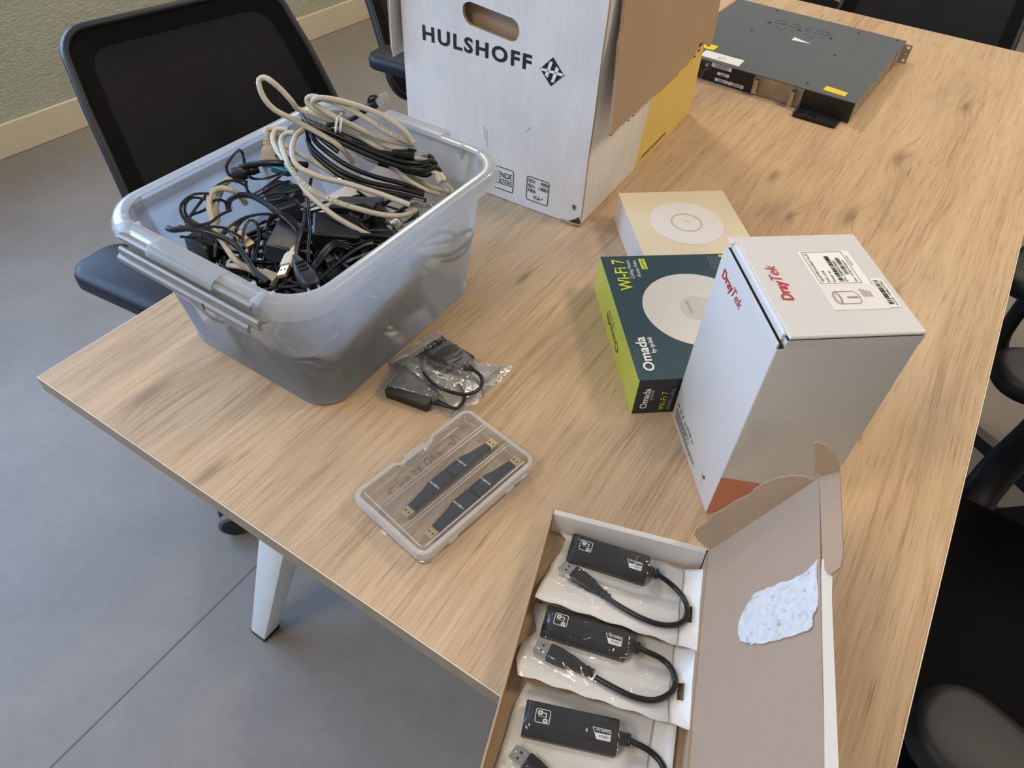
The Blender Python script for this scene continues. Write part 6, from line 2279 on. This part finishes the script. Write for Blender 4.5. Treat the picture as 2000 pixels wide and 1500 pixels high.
def adapter(label, a0, b0, rot, zb, cable, plug_p, plug_d, zf):
    """gigabit adapter; a0,b0 far-left corner of the body, x along the body"""
    o = thing('usb_adapter', label, 'adapter', W(a0, b0, zb), TYAW + rot, 'black USB network adapters in the mailer')
    L, Wd, Hh = .0850, .0290, .0155
    mb = MB()
    sec = [(0, 0.001), (-.0008, 0), (-Wd + .0005, 0), (-Wd, .0010), (-Wd, .0062), (-Wd + .0062, Hh - .001), (-Wd + .0078, Hh), (-.0012, Hh), (0, Hh - .0012)]
    mb.loft([[(x, y * k - .0145 * (1 - k), z * k2 + .0005) for y, z in sec] for x, k, k2 in ((0, .96, .96), (.0012, 1, 1), (L - .0012, 1, 1), (L, .96, .96))])
    mb.build('adapter_body', M['adapter'], o, 25)
    # recessed slanted bands
    mb = MB()
    for x0, x1, w_ in ((.0400, .0490, .0022), (.0520, .0610, .0022)):
        for s in range(6):
            f0, f1 = s / 6, (s + 1) / 6
            ya, yb = -.001 - .0205 * f0, -.001 - .0205 * f1
            xa, xb = x0 + (x1 - x0) * f0 ** 1.3, x0 + (x1 - x0) * f1 ** 1.3
            mb.add([(xa, ya, Hh + .0007), (xa + w_, ya, Hh + .0007), (xb + w_, yb, Hh + .0007), (xb, yb, Hh + .0007)], [(0, 3, 2, 1)])
        mb.add([(x1, -.0215, Hh + .0006), (x1 + w_, -.0215, Hh + .0006), (x1 + w_ + .002, -Wd - .0001, .0064), (x1 + .002, -Wd - .0001, .0064)], [(0, 3, 2, 1)])
    mb.build('body_grooves', M['adapter_groove'], o)
    mb = MB()
    mb.prism([(.0045, -Wd - .0003), (.042, -Wd - .0003), (.045, -Wd + .0050), (.0045, -Wd + .0050)], .0025, .0105)
    # printed network emblem, upside down to the viewer
    E_ = MB()
    cx, cy, hw_ = .0165, -.0122, .0068
    Mz = frame((0, 0, Hh + .0009), (1, 0, 0), (0, 1, 0))
    add_plate(E_, rrect(cx - hw_, cy - hw_ * .9, cx + hw_, cy + hw_ * .9, .0018, 4), [rrect(cx - hw_ + .0006, cy - hw_ * .9 + .0006, cx + hw_ - .0006, cy + hw_ * .9 - .0006, .0013, 4)[::-1]], .0002, Mz)
    for ex, ey in ((cx - .0026, cy + .0030), (cx + .0028, cy - .0036)):
        add_plate(E_, [(ex - .0020, ey - .0015), (ex + .0020, ey - .0015), (ex + .0020, ey + .0015), (ex - .0020, ey + .0015)], [[(ex - .0009, ey - .0006), (ex - .0009, ey + .0006), (ex + .0009, ey + .0006), (ex + .0009, ey - .0006)]], .0002, Mz)
        add_plate(E_, [(ex - .0016, ey - .0022), (ex + .0016, ey - .0022), (ex + .0016, ey - .0017), (ex - .0016, ey - .0017)], [], .0002, Mz)
    add_plate(E_, [(cx - .0006, cy + .0026), (cx + .0033, cy + .0026), (cx + .0033, cy - .0020), (cx + .0025, cy - .0020), (cx + .0025, cy + .0033), (cx - .0006, cy + .0033)][::-1] if False else [(cx + .0025, cy - .0020), (cx + .0033, cy - .0020), (cx + .0033, cy + .0033), (cx - .0006, cy + .0033), (cx - .0006, cy + .0026), (cx + .0025, cy + .0026)], [], .0002, Mz)
    E_.build('emblem', M['white_ink'], o)
    text(o, 'GIGABIT', (cx + .0020, cy + .0002, Hh + .0005), (-1, 0, 0), (0, -1, 0), M['white_ink'], h=.0011, w=.0066, lift=.0006)
    # label: black upper half, white lower half
    lb_ = [(.0645, -.0150), (.0805, -.0150), (.0812, -.0157), (.0812, -.0240), (.0805, -.0247), (.0688, -.0247)]
    lb_ = [(x - .003, y + .0035) for x, y in lb_][::-1]
    flat(o, 'label_patch', lb_, (0, 0, Hh + .0005), (1, 0, 0), (0, 1, 0), M['white_ink'])
    bk = [(.0625, -.0121), (.0776, -.0121), (.0776, -.0158), (.0638, -.0158)][::-1]
    flat(o, 'label_band', bk, (0, 0, Hh + .0005), (1, 0, 0), (0, 1, 0), M['adapter_groove'], lift=.0006)
    text(o, 'Gigabit Lan', (.0772, -.0127, Hh + .0005), (-1, 0, 0), (0, -1, 0), M['white_ink'], h=.0021, w=.0126, bold=.01, lift=.0009)
    text(o, 'USB3.0', (.0770, -.0172, Hh + .0005), (-1, 0, 0), (0, -1, 0), M['ink_soft'], h=.0024, w=.0095, lift=.0009)
    # ribbed strain relief
    mb = MB()
    rings = []
    x = L - .0005
    prof = [(0, .0058)]
    for k in range(5):
        prof += [(.0012 + k * .0024, .0058), (.0013 + k * .0024, .0046), (.0022 + k * .0024, .0046), (.0023 + k * .0024, .0057 - k * .0002)]
    for dx, w_ in prof:
        rings.append([(x + dx, y - .0135, z + .0085) for y, z in rrect(-w_, -w_ * .75, w_, w_ * .75, w_ * .4, 3)])
    mb.loft(rings)
    mb.build('strain_relief', M['adapter'], o, 20)
    inv = Matrix.Rotation(-(rot), 3, 'Z')

    def loc(a, b, z):
        q = inv @ Vector((a - a0, -(b - b0), 0))
        return (q.x, q.y, z - zb)
    mb = MB()
    cp = [(L + .010, -.0135, .0085)] + [loc(p[0], p[1], pouch_z(zf, p[0], p[1]) + .0042) for p in cable]
    mb.tube(spline(cp, .004), .0027, 10)
    mb.build('adapter_cable', M['black_cable'], o, 60)
    p = Vector(loc(plug_p[0], plug_p[1], pouch_z(zf, plug_p[0], plug_p[1]) + .0066))
    q = inv @ Vector((plug_d[0], -plug_d[1], 0))
    Mx = aim(p, (q.x, q.y, plug_d[2] if len(plug_d) > 2 else 0))
    mb = MB()
    rings = []
    for x, w_, h_ in ((-.046, .0036, .0034), (-.044, .0042, .0038), (-.0435, .0036, .0034), (-.041, .0036, .0034), (-.0405, .0044, .0040), (-.038, .0044, .004), (-.0375, .0038, .0036), (-.0355, .0038, .0036), (-.035, .0046, .0042), (-.031, .0048, .0042), (-.024, .0068, .0046), (-.010, .0082, .0050), (0, .0082, .0050), (.0008, .0074, .0042)):
        rings.append([(x, y, z) for y, z in rrect(-w_, -h_, w_, h_, min(w_, h_) * .45, 3)])
    mb.loft(rings, M=Mx)
    pl = mb.build('usb_plug', M['adapter'], o, 30)
    mb = MB()
    mb.prism(rrect(.0004, -.0061, .0150, .0061, .0004, 2), -.0023, .0023, .0003, M=Mx)
    sh = mb.build('plug_shell', M['silver'], pl)
    mb = MB()
    for y in (-.0040, .0016):
        mb.box((.0065, y, .0022), (.0088, y + .0022, .0026), M=Mx)
    mb.build('shell_windows', M['dark_gap'], sh)
    return o


PZ1 = lambda a, b: .0215 - .155 * max(0, .105 - b) if b < .105 else .0215
PZ1 = lambda a, b: max(.0035, min(.0235, .0050 + .0205 * max(0.0, (b - .060) / .045)))
PZ2 = lambda a, b: max(.0030, min(.0225, .0045 + .0190 * max(0.0, (b - .140) / .045)))
PZ3 = lambda a, b: .0040
bl1 = [(.0710, .0350, .042, .0145, -.05, .0185, .014), (.045, .067, .022, .006, .5, .0125, .012), (.110, .083, .036, .011, 0, .0075, .012)]
bl2 = [(.0640, .1260, .042, .0120, .0, .0185, .014), (.044, .154, .024, .006, .35, .0135, .012), (.112, .155, .036, .011, 0, .0070, .012)]
bl3 = [(.0690, .2130, .042, .0150, .06, .0185, .014), (.036, .258, .024, .006, .5, .0125, .012), (.120, .240, .036, .011, 0, .0070, .012)]
sm = lambda v, pts: next((p0[1] + (p1[1] - p0[1]) * (v - p0[0]) / (p1[0] - p0[0]) for p0, p1 in zip(pts, pts[1:]) if p0[0] <= v <= p1[0]), pts[-1][1])
pouch('sealed white-backed pouch at the far end of the mailer', (.0125, .1080, lambda v: sm(v, [(0, .006), (.08, .021), (.25, .020), (.45, .013), (.8, .0075), (1, .006)]), lambda v: .1735 - .0 * v, .06), PZ1, bl1, 1.3)
pouch('sealed white-backed pouch in the middle of the mailer, between two others', (.1010, .1840, lambda v: sm(v, [(0, .007), (.12, .0065), (.35, .016), (.55, .0050), (.8, .0035), (1, .0100)]), lambda v: .1740, .03), PZ2, bl2, 2.1)
pouch('sealed white-backed pouch nearest the camera in the mailer', (.1780, .2900, lambda v: sm(v, [(0, .0190), (.2, .0130), (.45, .0125), (.7, .0105), (1, .0100)]), lambda v: .1605, -.02), PZ3, bl3, 4.4, header=False)
adapter('black USB network adapter sealed in the far pouch of the mailer', .0283, .0175, -.055, .0058,
        [(.1410, .0425, .013), (.1525, .0520, .011), (.1575, .0665, .0105), (.1555, .0815, .0115), (.1465, .0920, .013), (.1320, .0975, .015), (.1150, .0965, .016), (.0950, .0900, .0155), (.0760, .0810, .0145)],
        (.0375, .0600, .0150), (-.0240, -.0112, -.002), PZ1)
adapter('black USB network adapter in the middle pouch, half covered by the pouch above', .0205, .1060, -.020, .0052,
        [(.1400, .1235, .012), (.1495, .1300, .0110), (.1545, .1430, .0110), (.1495, .1570, .012), (.1355, .1690, .014), (.1180, .1720, .0155), (.0950, .1675, .0160), (.0800, .1630, .0150)],
        (.0330, .1510, .0160), (-.0300, -.0060, -.001), PZ2)
adapter('black USB network adapter in the nearest pouch, cut by the lower picture edge', .0235, .2005, .075, .0046,
        [(.1405, .2095, .011), (.1515, .2170, .0095), (.1560, .2290, .0085), (.1530, .2440, .0085), (.1400, .2570, .009), (.1200, .2640, .010), (.0950, .2670, .011), (.0780, .2660, .012)],
        (.0360, .2490, .0110), (-.0280, -.0110, .0), PZ3)
